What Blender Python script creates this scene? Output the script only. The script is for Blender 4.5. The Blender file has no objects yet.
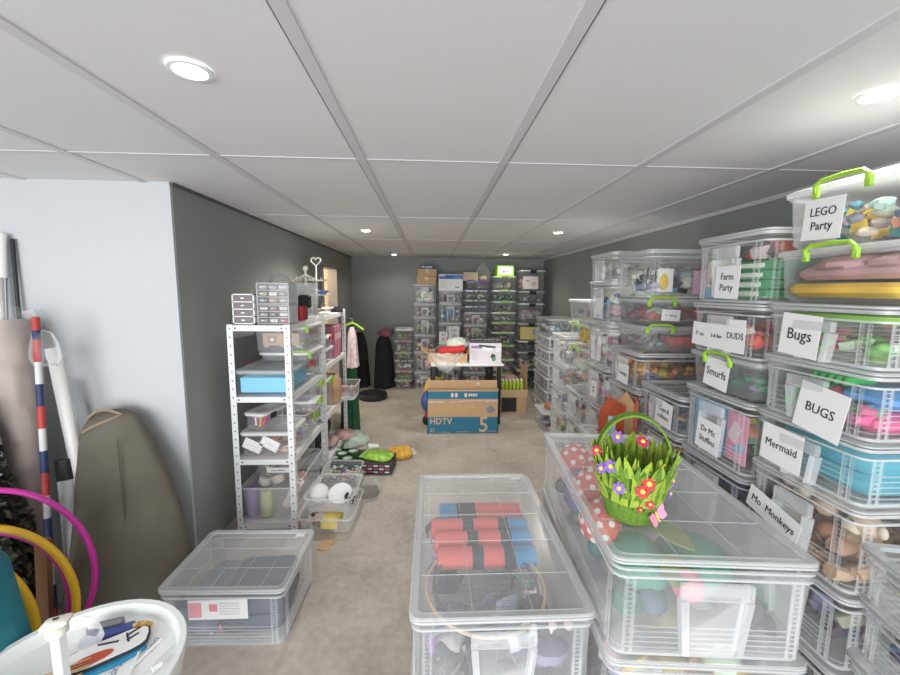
import bpy, math, random
from mathutils import Matrix, Vector
C = bpy.context.scene.collection
SC = bpy.context.scene
PI = math.pi
# ------------------------------------------------------------------ camera
f_px, pit, yaw, rol, CAM_H = 395.25, .1193, .0474, .01, 1.6
cd = bpy.data.cameras.new('camera'); cam = bpy.data.objects.new('camera', cd); C.objects.link(cam)
cd.sensor_width = 36; cd.lens = f_px/900*36; cd.clip_start = .02
Fw = Vector((math.sin(yaw)*math.cos(pit), math.cos(yaw)*math.cos(pit), -math.sin(pit)))
R0 = Vector((math.cos(yaw), -math.sin(yaw), 0)); U0 = R0.cross(Fw)
Rt = math.cos(rol)*R0+math.sin(rol)*U0; Up = -math.sin(rol)*R0+math.cos(rol)*U0
M4 = Matrix((Rt, Up, -Fw)).transposed().to_4x4(); M4.translation = (0, 0, CAM_H)
cam.matrix_world = M4; SC.camera = cam
# ------------------------------------------------------------------ view, world, big lights
SC.view_settings.view_transform = 'Standard'; SC.view_settings.look = 'None'
SC.view_settings.gamma = 1; SC.view_settings.use_curve_mapping = False
SC.view_settings.exposure = 0.2
SC.cycles.transparent_max_bounces = 40
SC.cycles.max_bounces = 10
SC.cycles.diffuse_bounces = 5
wd = bpy.data.worlds.new('world'); SC.world = wd; wd.use_nodes = True
wd.node_tree.nodes['Background'].inputs[0].default_value = (.92, .96, 1, 1)
wd.node_tree.nodes['Background'].inputs[1].default_value = 1.0
def area(name, loc, rot, sx, sy, power, col=(1, 1, 1)):
    l = bpy.data.lights.new(name, 'AREA'); l.shape = 'RECTANGLE'; l.size = sx; l.size_y = sy
    l.energy = power; l.color = col
    o = bpy.data.objects.new(name, l); C.objects.link(o); o.location = loc; o.rotation_euler = rot
    return o
# daylight entering by the open doorway behind the camera
area('doorway_daylight', (-1.3, -3.6, 1.25), (PI/2, 0, 0), 4.2, 2.3, 265, (.97, .985, 1))
DOWN_W = 20
# ------------------------------------------------------------------ materials
MATS = {}
def nt(m): m.use_nodes = True; return m.node_tree
def mat(name, col, rough=.6, metal=0, spec=.5, emit=None, es=0, noise=None, bump=0, trans=0):
    if name in MATS: return MATS[name]
    m = bpy.data.materials.new(name); t = nt(m); b = t.nodes['Principled BSDF']
    c = (*col, 1)
    b.inputs['Base Color'].default_value = c; b.inputs['Roughness'].default_value = rough
    b.inputs['Metallic'].default_value = metal; b.inputs['Specular IOR Level'].default_value = spec
    if emit: b.inputs['Emission Color'].default_value = (*emit, 1); b.inputs['Emission Strength'].default_value = es
    if noise or bump:
        tc = t.nodes.new('ShaderNodeTexCoord'); n = t.nodes.new('ShaderNodeTexNoise')
        sc, amt = noise or (8, .1)
        n.inputs['Scale'].default_value = sc; n.inputs['Detail'].default_value = 5
        t.links.new(tc.outputs['Object'], n.inputs['Vector'])
        r = t.nodes.new('ShaderNodeValToRGB')
        r.color_ramp.elements[0].position = .3; r.color_ramp.elements[1].position = .7
        r.color_ramp.elements[0].color = (*[max(0, x*(1-amt)) for x in col], 1)
        r.color_ramp.elements[1].color = (*[min(1, x*(1+amt)) for x in col], 1)
        t.links.new(n.outputs['Fac'], r.inputs['Fac']); t.links.new(r.outputs['Color'], b.inputs['Base Color'])
        if bump:
            bp = t.nodes.new('ShaderNodeBump'); bp.inputs['Strength'].default_value = bump; bp.inputs['Distance'].default_value = .01
            t.links.new(n.outputs['Fac'], bp.inputs['Height']); t.links.new(bp.outputs['Normal'], b.inputs['Normal'])
    MATS[name] = m; return m
def plastic(name, col, fac, rough=.25, fres=.35, tint=(1, 1, 1)):
    if name in MATS: return MATS[name]
    m = bpy.data.materials.new(name); t = nt(m); b = t.nodes['Principled BSDF']; out = t.nodes['Material Output']
    b.inputs['Base Color'].default_value = (*col, 1); b.inputs['Roughness'].default_value = rough
    tr = t.nodes.new('ShaderNodeBsdfTransparent'); tr.inputs[0].default_value = (*tint, 1)
    lw = t.nodes.new('ShaderNodeLayerWeight'); lw.inputs['Blend'].default_value = .25
    ml = t.nodes.new('ShaderNodeMath'); ml.operation = 'MULTIPLY_ADD'; ml.use_clamp = True
    ml.inputs[1].default_value = fres; ml.inputs[2].default_value = fac
    t.links.new(lw.outputs['Fresnel'], ml.inputs[0])
    mx = t.nodes.new('ShaderNodeMixShader')
    t.links.new(ml.outputs[0], mx.inputs[0]); t.links.new(tr.outputs[0], mx.inputs[1]); t.links.new(b.outputs[0], mx.inputs[2])
    t.links.new(mx.outputs[0], out.inputs['Surface'])
    MATS[name] = m; return m
CLEAR = plastic('clear_plastic', (.86, .88, .89), .055, .18, .28)
CLEARLID = plastic('clear_lid_plastic', (.88, .9, .91), .12, .22, .3)
RIM = plastic('milky_rim_plastic', (.84, .86, .87), .4)
RIB = plastic('ribbed_plastic', (.86, .88, .89), .1, .25, .25)
HAND = plastic('handle_plastic', (.86, .88, .9), .24)
HAZE = plastic('hazy_plastic', (.88, .9, .92), .2)
FILM = plastic('plastic_film', (.9, .9, .9), .08, .12, .5)
BIGLID = plastic('hazy_lid_plastic', (.84, .86, .88), .27, .22, .3); BIGWALL = plastic('hazy_wall_plastic', (.84, .86, .88), .17, .2, .3)
SMOKE = plastic('grey_clear_plastic', (.6, .62, .63), .2)
WHITELID = plastic('white_lid_plastic', (.9, .91, .92), .8)
WHITE = mat('white_plastic', (.86, .87, .88), .4)
PAPER = mat('white_paper', (.82, .82, .82), .8)
INK = mat('black_ink', (.03, .03, .035), .8)
GREEN = mat('lime_clip', (.33, .58, .05), .4)
BLACK = mat('black_plastic', (.015, .015, .017), .5)
STEEL = mat('white_painted_steel', (.8, .81, .82), .45)
CHROME = mat('chrome', (.8, .8, .82), .15, 1)
CARD = mat('cardboard', (.55, .36, .2), .85, noise=(40, .06))
def colmat(c): return mat('colour_%02x%02x%02x' % tuple(int(255*x) for x in c), c, .65)
# ------------------------------------------------------------------ mesh builder
def rr(w, d, r, n=3, z=0, cx=0, cy=0):
    r = min(r, w/2-1e-4, d/2-1e-4); o = []
    for k, (sx, sy) in enumerate(((1, 1), (-1, 1), (-1, -1), (1, -1))):
        for i in range(n+1):
            a = PI/2*k+PI/2*i/n
            o.append((cx+sx*(w/2-r)+r*math.cos(a), cy+sy*(d/2-r)+r*math.sin(a), z))
    return o
def circ(r, z=0, n=20, cx=0, cy=0, ry=None):
    return [(cx+r*math.cos(2*PI*i/n), cy+(ry or r)*math.sin(2*PI*i/n), z) for i in range(n)]
class MB:
    def __init__(s): s.v = []; s.f = []; s.m = []; s.mats = []
    def mi(s, m):
        if m not in s.mats: s.mats.append(m)
        return s.mats.index(m)
    def add(s, vs, fs, m, M=None):
        b = len(s.v); k = s.mi(m)
        s.v += [tuple(M @ Vector(p)) for p in vs] if M else [tuple(p) for p in vs]
        s.f += [[b+i for i in f] for f in fs]; s.m += [k]*len(fs); return s
    def loft(s, loops, m, c0=True, c1=True, M=None, closed=False):
        n = len(loops[0]); vs = [p for l in loops for p in l]; fs = []
        L = len(loops)
        for a in range(L if closed else L-1):
            b = (a+1) % L
            for i in range(n):
                j = (i+1) % n; fs.append([a*n+i, a*n+j, b*n+j, b*n+i])
        if c0 and not closed: fs.append(list(range(n))[::-1])
        if c1 and not closed: fs.append([(L-1)*n+i for i in range(n)])
        return s.add(vs, fs, m, M)
    def box(s, c, d, m, rot=None, M=None, bev=0):
        T = Matrix.Translation(c)
        if rot: T = T @ Matrix.Rotation(rot[2], 4, 'Z') @ Matrix.Rotation(rot[1], 4, 'Y') @ Matrix.Rotation(rot[0], 4, 'X')
        if M: T = M @ T
        x, y, z = [k/2 for k in d]
        if bev:
            b = min(bev, x*.9, y*.9, z*.9)
            return s.loft([rr(2*x-2*b, 2*y-2*b, b, 1, -z), rr(2*x, 2*y, b, 1, -z+b), rr(2*x, 2*y, b, 1, z-b), rr(2*x-2*b, 2*y-2*b, b, 1, z)], m, M=T)
        vs = [(a, b, c_) for c_ in (-z, z) for b in (-y, y) for a in (-x, x)]
        return s.add(vs, [[0, 2, 3, 1], [4, 5, 7, 6], [0, 1, 5, 4], [2, 6, 7, 3], [0, 4, 6, 2], [1, 3, 7, 5]], m, T)
    def ring(s, w, d, r, z0, z1, to, ti, m, M=None):
        return s.loft([rr(w+2*to, d+2*to, r+to, 3, z0), rr(w+2*to, d+2*to, r+to, 3, z1), rr(w-2*ti, d-2*ti, max(r-ti, .002), 3, z1), rr(w-2*ti, d-2*ti, max(r-ti, .002), 3, z0)], m, closed=True, M=M)
    def tube(s, pts, r, m, n=8, closed=False, cap=True, M=None):
        P = [Vector(p) for p in pts]; loops = []; L = len(P)
        rs = r if isinstance(r, (list, tuple)) else [r]*L
        ref = None
        for i in range(L):
            t = (P[(i+1) % L]-P[i-1]) if closed else (P[min(i+1, L-1)]-P[max(i-1, 0)])
            t.normalize()
            if ref is None: ref = Vector((0, 0, 1)) if abs(t.z) < .9 else Vector((1, 0, 0))
            u = (ref-t*ref.dot(t)).normalized(); w = t.cross(u); ref = u
            loops.append([tuple(P[i]+rs[i]*(u*math.cos(2*PI*k/n)+w*math.sin(2*PI*k/n))) for k in range(n)])
        return s.loft(loops, m, cap, cap, M, closed)
    def lathe(s, prof, m, n=20, M=None, c0=True, c1=True):
        return s.loft([circ(max(r, 1e-4), z, n) for r, z in prof], m, c0, c1, M)
    def ball(s, c, r, m, n=12, M=None, rot=None, wob=0, rnd=None):
        T = Matrix.Translation(c)
        if rot: T = T @ Matrix.Rotation(rot[2], 4, 'Z') @ Matrix.Rotation(rot[0], 4, 'X')
        if M: T = M @ T
        rx, ry, rz = r if isinstance(r, (tuple, list)) else (r, r, r)
        k = max(4, n//2); loops = []
        for i in range(k+1):
            a = -PI/2+PI*i/k; cr = max(math.cos(a), .02)
            lp = []
            for j in range(n):
                w = 1+(rnd.uniform(-wob, wob) if wob else 0)
                lp.append((rx*cr*math.cos(2*PI*j/n)*w, ry*cr*math.sin(2*PI*j/n)*w, rz*math.sin(a)*w))
            loops.append(lp)
        return s.loft(loops, m, M=T)
    def poly(s, pts, z0, z1, m, M=None):
        return s.loft([[(x, y, z0) for x, y in pts], [(x, y, z1) for x, y in pts]], m, M=M)
    def build(s, name, parent=None, ang=40, loc=None, rz=0):
        me = bpy.data.meshes.new(name); me.from_pydata(s.v, [], s.f)
        for m in s.mats: me.materials.append(m)
        me.polygons.foreach_set('material_index', s.m)
        me.polygons.foreach_set('use_smooth', [True]*len(s.f)); me.set_sharp_from_angle(angle=math.radians(ang))
        me.update()
        o = bpy.data.objects.new(name, me); C.objects.link(o)
        if parent: o.parent = parent
        if loc: o.location = loc
        if rz: o.rotation_euler.z = rz
        return o
def tag(o, label, cat, group=None, kind=None):
    o['label'] = label; o['category'] = cat
    if group: o['group'] = group
    if kind: o['kind'] = kind
    return o
def thing(name, label, cat, loc=(0, 0, 0), rz=0, group=None):
    o = bpy.data.objects.new(name, None); C.objects.link(o); o.empty_display_size = .05
    o.location = loc; o.rotation_euler.z = rz
    return tag(o, label, cat, group)
def struct(o): o['kind'] = 'structure'; return o
FRONT = Matrix.Rotation(PI/2, 4, 'X')            # lettering plane turned to face -y
def lettering(txt, size, m, parent, M, name='lettering', sx=1, bold=0, align='CENTER'):
    cu = bpy.data.curves.new(name, 'FONT'); cu.body = txt; cu.size = size; cu.align_x = align; cu.align_y = 'CENTER'
    cu.extrude = .0006; cu.offset = bold; cu.resolution_u = 2
    t = bpy.data.objects.new('tmp', cu); C.objects.link(t)
    dg = bpy.context.evaluated_depsgraph_get(); me = bpy.data.meshes.new_from_object(t.evaluated_get(dg))
    bpy.data.objects.remove(t); bpy.data.curves.remove(cu)
    me.materials.clear(); me.materials.append(m); me.name = name
    o = bpy.data.objects.new(name, me); C.objects.link(o); o.parent = parent
    o.matrix_local = M @ Matrix.Diagonal((sx, 1, 1, 1))
    return o
# ------------------------------------------------------------------ room
ZC = 2.146; XL = -1.372; XR = 1.95; YB = 6.92; YW = 2.21
def wallmat(name, col, amt=.04, rough=.75): return mat(name, col, rough, noise=(1.3, amt))
GREY = wallmat('grey_wall_paint', (.3, .315, .3)); WHITEW = wallmat('white_wall_paint', (.51, .53, .545), .015)
mf = bpy.data.materials.new('concrete_floor'); t = nt(mf); b = t.nodes['Principled BSDF']
tc = t.nodes.new('ShaderNodeTexCoord')
n1 = t.nodes.new('ShaderNodeTexNoise'); n1.inputs['Scale'].default_value = 2.2; n1.inputs['Detail'].default_value = 8; n1.inputs['Roughness'].default_value = .65
n2 = t.nodes.new('ShaderNodeTexNoise'); n2.inputs['Scale'].default_value = 26; n2.inputs['Detail'].default_value = 6
for n in (n1, n2): t.links.new(tc.outputs['Object'], n.inputs['Vector'])
mx = t.nodes.new('ShaderNodeMath'); mx.operation = 'MULTIPLY_ADD'; mx.inputs[1].default_value = .45
t.links.new(n2.outputs['Fac'], mx.inputs[0]); t.links.new(n1.outputs['Fac'], mx.inputs[2])
r = t.nodes.new('ShaderNodeValToRGB'); r.color_ramp.elements[0].position = .5; r.color_ramp.elements[1].position = 1.0
r.color_ramp.elements[0].color = (.34, .3, .255, 1); r.color_ramp.elements[1].color = (.6, .54, .48, 1)
t.links.new(mx.outputs[0], r.inputs['Fac']); t.links.new(r.outputs['Color'], b.inputs['Base Color'])
b.inputs['Roughness'].default_value = .6
struct(MB().box((-.7, 2.7, -.05), (5.4, 8.6, .1), mf).build('floor'))
struct(MB().box((-.7, 2.7, ZC+.05), (5.4, 8.6, .1), mat('ceiling_board', (.78, .77, .78), .7, noise=(.8, .02))).build('ceiling'))
struct(MB().box((XR+.05, 2.7, ZC/2), (.1, 8.6, ZC), GREY).build('wall_right'))
struct(MB().box((.25, YB+.05, ZC/2), (3.4, .1, ZC), GREY).build('wall_back'))
# left wall with a doorway
D0, D1, DZ = 5.1, 5.8, 1.9
w = MB()
w.box((XL-.05, (YW+.02+D0)/2, ZC/2), (.1, D0-YW-.02, ZC), GREY)
w.box((XL-.05, (D1+YB)/2, ZC/2), (.1, YB-D1, ZC), GREY)
w.box((XL-.05, (D0+D1)/2, (DZ+ZC)/2), (.1, D1-D0, ZC-DZ), GREY)
struct(w.build('wall_left'))
struct(MB().box((-2.37, YW+.01, ZC/2), (2.0, .02, ZC), WHITEW).build('wall_white'))
struct(MB().box((-3.35, .35, ZC/2), (.1, 3.75, ZC), WHITEW).build('wall_far_left'))
DW = mat('door_frame_white', (.42, .37, .35), .5)
w = MB()
for y in (D0-.02, D1+.02): w.box((XL-.05, y, DZ/2), (.13, .05, DZ), DW)
w.box((XL-.05, (D0+D1)/2, DZ), (.13, D1-D0+.09, .05), DW)
struct(w.build('door_1'))
mb = bpy.data.materials.new('brick'); t = nt(mb); b = t.nodes['Principled BSDF']
tc = t.nodes.new('ShaderNodeTexCoord'); mp = t.nodes.new('ShaderNodeMapping'); mp.inputs['Rotation'].default_value = (PI/2, 0, 0)
bt = t.nodes.new('ShaderNodeTexBrick'); bt.inputs['Scale'].default_value = 5
bt.inputs['Color1'].default_value = (.75, .6, .4, 1); bt.inputs['Color2'].default_value = (.66, .5, .33, 1); bt.inputs['Mortar'].default_value = (.4, .32, .24, 1)
t.links.new(tc.outputs['Object'], mp.inputs[0]); t.links.new(mp.outputs[0], bt.inputs['Vector']); t.links.new(bt.outputs[0], b.inputs['Base Color'])
struct(MB().box((-2.25, 6.45, ZC/2), (1.6, .1, ZC), mb).build('wall_annexe'))
l = bpy.data.lights.new('annexe_lamp', 'POINT'); l.energy = 28; l.color = (1, .82, .55); l.shadow_soft_size = .12
o = bpy.data.objects.new('annexe_lamp', l); C.objects.link(o); o.location = (-2.0, 5.5, 1.9)
# ceiling joint strips
STRIP = mat('ceiling_strip', (.66, .65, .66), .5); GAP_SHADE = mat('ceiling_joint_and_shadow', (.12, .12, .12), .8)  # dark tone for painted strip shadows and the left wall joint
tn = 1
for k in range(-5, 4):
    x = -.296+.6*k; y0 = -1.5; y1 = YB if x > XL else YW
    m = MB().box((x, (y0+y1)/2, ZC-.003), (.034, y1-y0, .006), STRIP)
    m.box((x+.0195*(1 if x < 0 else -1)*-1, (y0+y1)/2, ZC-.001), (.005, y1-y0, .003), GAP_SHADE)  # strip's shadow painted as a dark line along its outer side
    struct(m.build('trim_%d' % tn)); tn += 1
for k in range(-1, 4):
    y = 1.759+1.336*k; x0 = -3.3 if y < YW else XL
    m = MB().box(((x0+XR)/2, y, ZC-.003), (XR-x0, .014, .003), STRIP)
    m.box(((x0+XR)/2, y+.0095, ZC-.001), (XR-x0, .003, .003), GAP_SHADE)  # dark line painted in as shadow behind the cross strip
    struct(m.build('trim_%d' % tn)); tn += 1
struct(MB().box((XR-.012, 2.7, ZC-.012), (.024, 8.4, .024), STRIP).build('trim_%d' % tn)); tn += 1
struct(MB().box((XL+.01, (YW+YB)/2, ZC-.006), (.02, YB-YW, .012), GAP_SHADE).build('trim_%d' % tn))
# downlights
LAMP = mat('lamp_glow', (1, 1, 1), .5, emit=(1, .98, .93), es=14)
for x, y, lab in ((-.609, 1.096, 'lit ceiling downlight nearest the camera on the left'), (1.223, 1.099, 'lit ceiling downlight nearest the camera on the right above the labelled stacks'),
               (-.615, 3.819, 'lit ceiling downlight halfway down the room above the white shelf'), (1.179, 3.739, 'lit ceiling downlight halfway down the room on the right'),
               (-.587, 6.302, 'lit ceiling downlight near back wall on the left, above the low stack'), (1.12, 6.032, 'lit ceiling downlight near back wall on the right, above the lime green box')):
    d = thing('ceiling_downlight', lab, 'ceiling light', (x, y, ZC), group='ceiling downlights')
    MB().loft([circ(.052, -.001, 24), circ(.05, -.007, 24), circ(.04, -.008, 24), circ(.038, -.003, 24)], WHITE, False, False).build('trim_ring', d)
    MB().lathe([(.038, -.004), (.036, -.0055)], LAMP, 20).build('lamp', d)
    l = bpy.data.lights.new('downlight_beam', 'SPOT'); l.energy = DOWN_W*(.4 if y < 2 else 2.3 if y < 5 else .4); l.spot_size = math.radians(150); l.spot_blend = .6
    l.color = (1, .95, .87); l.shadow_soft_size = .04
    o = bpy.data.objects.new('downlight_beam', l); C.objects.link(o); o.parent = d; o.location = (0, 0, -.03)
# ------------------------------------------------------------------ plastic crates
def paper_sign(root, y, x, z, w, h, lines, size, tilt=0, sx=.9, m=PAPER):
    T = Matrix.Translation((x, y, z)) @ Matrix.Rotation(tilt, 4, 'Y')
    p = MB().box((0, 0, 0), (w, .0012, h), m, M=T).build('paper_sign', root)
    n = len(lines)
    for i, s in enumerate(lines):
        if s:
            lettering(s, size, INK, p, T @ Matrix.Translation((0, -.0012, size*1.15*((n-1)/2-i))) @ FRONT, sx=sx)
    return p
def grid_lid(root, w, d, z, nx=2, ny=4, m=None, th=.02, dz=None, tilt=None):
    m = CLEARLID if m is None else m
    L = MB(); r = .03
    lid = [rr(w-.01, d-.01, r, 3, z), rr(w+.016, d+.016, r, 3, z), rr(w+.016, d+.016, r, 3, z+th-.004), rr(w+.008, d+.008, r, 3, z+th),
           rr(w-.034, d-.034, r*.7, 3, z+th), rr(w-.044, d-.044, r*.6, 3, z+th-.008)]
    L.loft(lid[:1]+lid[1:2], RIM, False, False); L.loft(lid[1:3], CLEARLID, False, False); L.loft(lid[2:4], RIM, False, False); L.loft(lid[3:], RIM, False, False)
    L.ring(w+.014, d+.014, r, z-.001, z+.004, .002, .002, RIM); L.ring(w+.014, d+.014, r, z+th-.007, z+th-.003, .002, .002, RIM)
    L.add(lid[-1], [list(range(len(lid[-1])))], m)
    for i in range(nx):
        x = (i+1)/(nx+1)*w-w/2; L.box((x, 0, z+th-.0065), (.002, d-.05, .0015), RIM)
    for i in range(ny):
        y = (i+1)/(ny+1)*d-d/2; L.box((0, y, z+th-.0065), (w-.05, .002, .0015), RIM)
    o = L.build('lid', root)
    if tilt: o.rotation_euler = (tilt, 0, 0); o.location.z = .007-z*0
    return o
def crate_body(w, d, h, dr=.012, fine=True, base=True, wall=None):
    wall = wall or CLEAR
    B = MB(); r = .03
    lo = rr(w-2*dr, d-2*dr, r, 3, .006); hi = rr(w, d, r, 3, h)
    B.loft([lo, hi], wall, True, False)
    B.ring(w, d, r, h-.006, h, .006, .002, RIM); B.ring(w-.002, d-.002, r, h-.03, h-.024, .005, .001, RIM)
    if base: B.ring(w-2*dr, d-2*dr, r, 0, .009, .003, .006, RIM); B.ring(w-2*dr+.002, d-2*dr+.002, r, .022, .026, .002, .001, RIB)
    iw = w/2-dr/2; idp = d/2-dr/2; hh = h-.04
    for sx in (-1, 1):
        for sy in (-1, 1):
            for q in (.03, .052):
                B.box((sx*(iw-q), sy*(idp+.001), h/2-.01), (.009, .004, hh), RIB)
                B.box((sx*(iw+.001), sy*(idp-q), h/2-.01), (.004, .009, hh), RIB)
            if fine:
                for k in range(int(hh/.014)):
                    z = .03+k*.014
                    B.box((sx*(iw-.041), sy*(idp+.0015), z), (.013, .002, .004), RIB)
                    B.box((sx*(iw+.0015), sy*(idp-.041), z), (.002, .013, .004), RIB)
    if fine:
        for k in range(4):
            z = .045+.016*k
            for s in (-1, 1):
                B.box((0, s*(idp+.0005-.003*s*0), z), (w*.8, .003, .0035), RIB)
                B.box((s*(iw+.0005), 0, z), (.003, d*.86, .0035), RIB)
    return B
def front_handle(w, d, h, dr=.012):
    B = MB(); y = -d/2-.004; pw = min(.2, w*.36); ph = h*.78; zt = h-.035
    a = pw/2; tp = min(.05, ph*.28)
    # top grip, two side ribs, window
    B.box((0, y-.006, zt-tp/2), (pw, .018, tp), HAND, bev=.004)
    for s in (-1, 1):
        B.add([(s*(a), y-.014, zt-tp), (s*(a-.022), y-.014, zt-tp), (s*(a-.035), y-.012, zt-ph), (s*(a-.017), y-.012, zt-ph),
               (s*(a), y+.008, zt-tp), (s*(a-.022), y+.008, zt-tp), (s*(a-.035), y+.012, zt-ph), (s*(a-.017), y+.012, zt-ph)],
              [[0, 1, 2, 3], [4, 7, 6, 5], [0, 3, 7, 4], [1, 5, 6, 2], [0, 4, 5, 1], [2, 6, 7, 3]], HAND)
    B.add([(-a+.02, y-.006, zt-tp), (a-.02, y-.006, zt-tp), (a-.03, y-.004, zt-ph), (-a+.03, y-.004, zt-ph)], [[0, 1, 2, 3]], CLEAR)
    return B
CRATES = []
def stack_crate(label, w, d, h, loc, rz, group=None, signs=(), handle=True, fine=True, lid=True, nx=2, ny=3, name='storage_crate', tilt=None, sticker=False, hazy=False):
    t = thing(name, label, 'storage box', loc, rz, group)
    lh = .016 if lid else 0
    crate_body(w, d, h-lh-.002, fine=fine, wall=BIGWALL if hazy else None).build('body', t)
    if lid:
        lo = grid_lid(t, w, d, h-lh-.002, nx, ny, th=lh, tilt=tilt, m=BIGLID if hazy else None)
        if sticker: MB().box((w/2-.06, d/2-.04, h-.0055), (.045, .025, .001), PAPER).build('sticker', lo)
    if handle: front_handle(w, d, h-lh).build('carry_handle', t)
    for s in signs: paper_sign(t, -d/2-.018, *s)
    t['dims'] = (w, d, h); return t
def clip_crate(label, w, d, h, loc, rz, group=None, signs=(), clips=(0,), clipcol=None, lidcol=None, taper=.05, wall=None, name='storage_tub', latch=True):
    clipcol = clipcol or GREEN; lidcol = lidcol or WHITELID
    t = thing(name, label, 'storage box', loc, rz, group)
    B = MB(); r = .035; wl = wall or CLEAR
    loops = [rr(w-2*taper*w-.02, d-2*taper*w-.02, r, 3, .001), rr(w-2*taper*w, d-2*taper*w, r, 3, .012), rr(w-.022, d-.022, r, 3, h-.02)]
    B.loft(loops, wl, True, False)
    B.ring(w-.022, d-.022, r, h-.03, h-.02, .006, .001, RIB)
    B.build('body', t)
    L = MB()
    L.loft([rr(w-.004, d-.004, r, 3, h-.022), rr(w, d, r, 3, h-.02), rr(w, d, r, 3, h-.006), rr(w-.02, d-.02, r, 3, h-.001), rr(w-.06, d-.06, r*.7, 3, h-.001), rr(w-.075, d-.075, r*.6, 3, h-.006)], lidcol, True, True)
    L.build('lid', t)
    if latch:
        for cx in clips:
            k = MB(); q = min(.15, w*.36)/2; y = -d/2
            pts = [(cx-q, y-.006, h-.03), (cx-q, y-.012, h-.008), (cx-q*.8, y-.01, h+.004), (cx, y-.008, h+.008), (cx+q*.8, y-.01, h+.004), (cx+q, y-.012, h-.008), (cx+q, y-.006, h-.03)]
            k.tube(pts, .0075, clipcol, 6)
            for s in (-1, 1): k.box((cx+s*q, y-.006, h-.028), (.02, .012, .032), clipcol, bev=.003)
            k.build('latch', t)
    for s in signs: paper_sign(t, -d/2+.003, *s)
    t['dims'] = (w*(1-2*taper), d*(1-2*taper), h-.02); return t
def open_tub(label, w, d, h, loc, rz, group=None, wall=None, rim=None, name='open_tub', cat='tub', taper=.02, tabs=False):
    t = thing(name, label, cat, loc, rz, group)
    B = MB(); r = .03
    B.loft([rr(w-2*taper, d-2*taper, r, 3, .002), rr(w-.012, d-.012, r, 3, h-.004)], wall or CLEAR, True, False)
    B.ring(w-.012, d-.012, r, h-.008, h, .007, .002, rim or RIM)
    if tabs:
        for x in (-w*.22, w*.22): B.box((x, -d/2-.001, h*.55), (.025, .01, h*.7), RIB, bev=.003)
    B.build('body', t); t['dims'] = (w, d, h); return t
def stuff(label, box, pal, n=40, seed=1, fillz=.85, kinds='bsp', size=None, name='jumble', cat='box contents', z0=.01, x0=0, stack=True):
    """uncountable jumble in a box (same place and turn as the box)"""
    R = random.Random(seed); w, d, h = box['dims']; o = MB()
    w -= .05; d -= .05; h = h-.03
    s0 = size or min(w, d, h)*.42
    for i in range(int(n*1.6)):
        c = R.choice(pal); c = tuple(min(1, max(0, k*R.uniform(.8, 1.15))) for k in c)
        c = tuple(round(k*10)/10 if k > .15 else round(k*25)/25 for k in c); m = colmat(c)
        s = s0*R.uniform(.5, 1.1); k = R.choice(kinds)
        mg = s*.5
        fx = R.choice((R.uniform(-1, 1), R.choice((-1, 1))*R.uniform(.75, 1))); fy = R.choice((R.uniform(-1, 1), R.choice((-1, 1))*R.uniform(.8, 1)))
        px = x0+fx*max(0, w/2-mg); py = fy*max(0, d/2-mg)
        pz = z0+mg+R.random()*max(0, h*fillz-z0-2*mg)
        rot = (R.uniform(-.6, .6), R.uniform(-.6, .6), R.uniform(0, 3))
        if k == 'b': o.box((px, py, pz), (s*.75, s*.55, s*.4), m, rot, bev=s*.04)
        elif k == 's': o.ball((px, py, pz), (s*.46, s*.42, s*.36), m, 10, rot=rot)
        elif k == 'c': o.ball((px, py, pz), (s*.6, s*.5, s*.34), m, 10, rot=(rot[0]*.5, 0, rot[2]), wob=.22, rnd=R)
        elif k == 'p': o.box((px, py, pz), (s*.9, .004, s*.7), m, (rot[0]*.5, rot[1]*.6, rot[2]*.25))
        elif k == 't':
            a = rot[2]; v = Vector((math.cos(a), math.sin(a), rot[0]*.5))*s*.45
            o.tube([Vector((px, py, pz))-v, Vector((px, py, pz))+v], s*.13, m, 8)
    ob = o.build(name); ob.location = box.location; ob.rotation_euler = box.rotation_euler
    return tag(ob, label, cat, kind='stuff')
def inside(ob_or_mb, name, box, label, cat, loc=(0, 0, 0), rz=0, group=None, ang=40):
    """one thing lying in a box: placed in the box's own frame"""
    o = ob_or_mb.build(name, ang=ang) if isinstance(ob_or_mb, MB) else ob_or_mb
    M = Matrix.Translation(box.location) @ Matrix.Rotation(box.rotation_euler.z, 4, 'Z') @ Matrix.Translation(loc) @ Matrix.Rotation(rz, 4, 'Z')
    o.matrix_world = M
    return tag(o, label, cat, group)
ORD = ['topmost', 'second from top', 'third from top', 'fourth from top', 'fifth from top', 'sixth from top', 'seventh from top', 'eighth from top', 'ninth from top', 'tenth from top']
BRIGHT = [(.7, .08, .08), (.1, .25, .6), (.8, .7, .1), (.2, .5, .15), (.8, .8, .8), (.6, .3, .5)]
MIX = [(.7, .7, .7), (.4, .15, .15), (.2, .25, .35), (.6, .5, .35), (.1, .1, .1), (.75, .6, .6), (.3, .4, .25)]
DARK = [(.05, .05, .06), (.12, .1, .1), (.25, .2, .2), (.1, .12, .18), (.4, .35, .35)]
PINKS = [(.75, .4, .45), (.8, .6, .6), (.6, .2, .3), (.8, .75, .75), (.4, .2, .2)]
REDS = [(.6, .1, .08), (.7, .2, .15), (.4, .08, .08), (.75, .6, .55), (.15, .08, .08)]
BROWNS = [(.35, .2, .1), (.5, .33, .18), (.2, .12, .08), (.6, .42, .12), (.12, .1, .1)]
PALES = [(.7, .7, .68), (.5, .48, .45), (.42, .37, .33), (.3, .3, .33), (.55, .4, .32), (.15, .14, .14)]
PURP = [(.3, .18, .45), (.45, .35, .6), (.2, .15, .3), (.7, .65, .75)]
BLUES = [(.1, .25, .5), (.2, .4, .6), (.5, .6, .7), (.08, .12, .25)]
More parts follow.
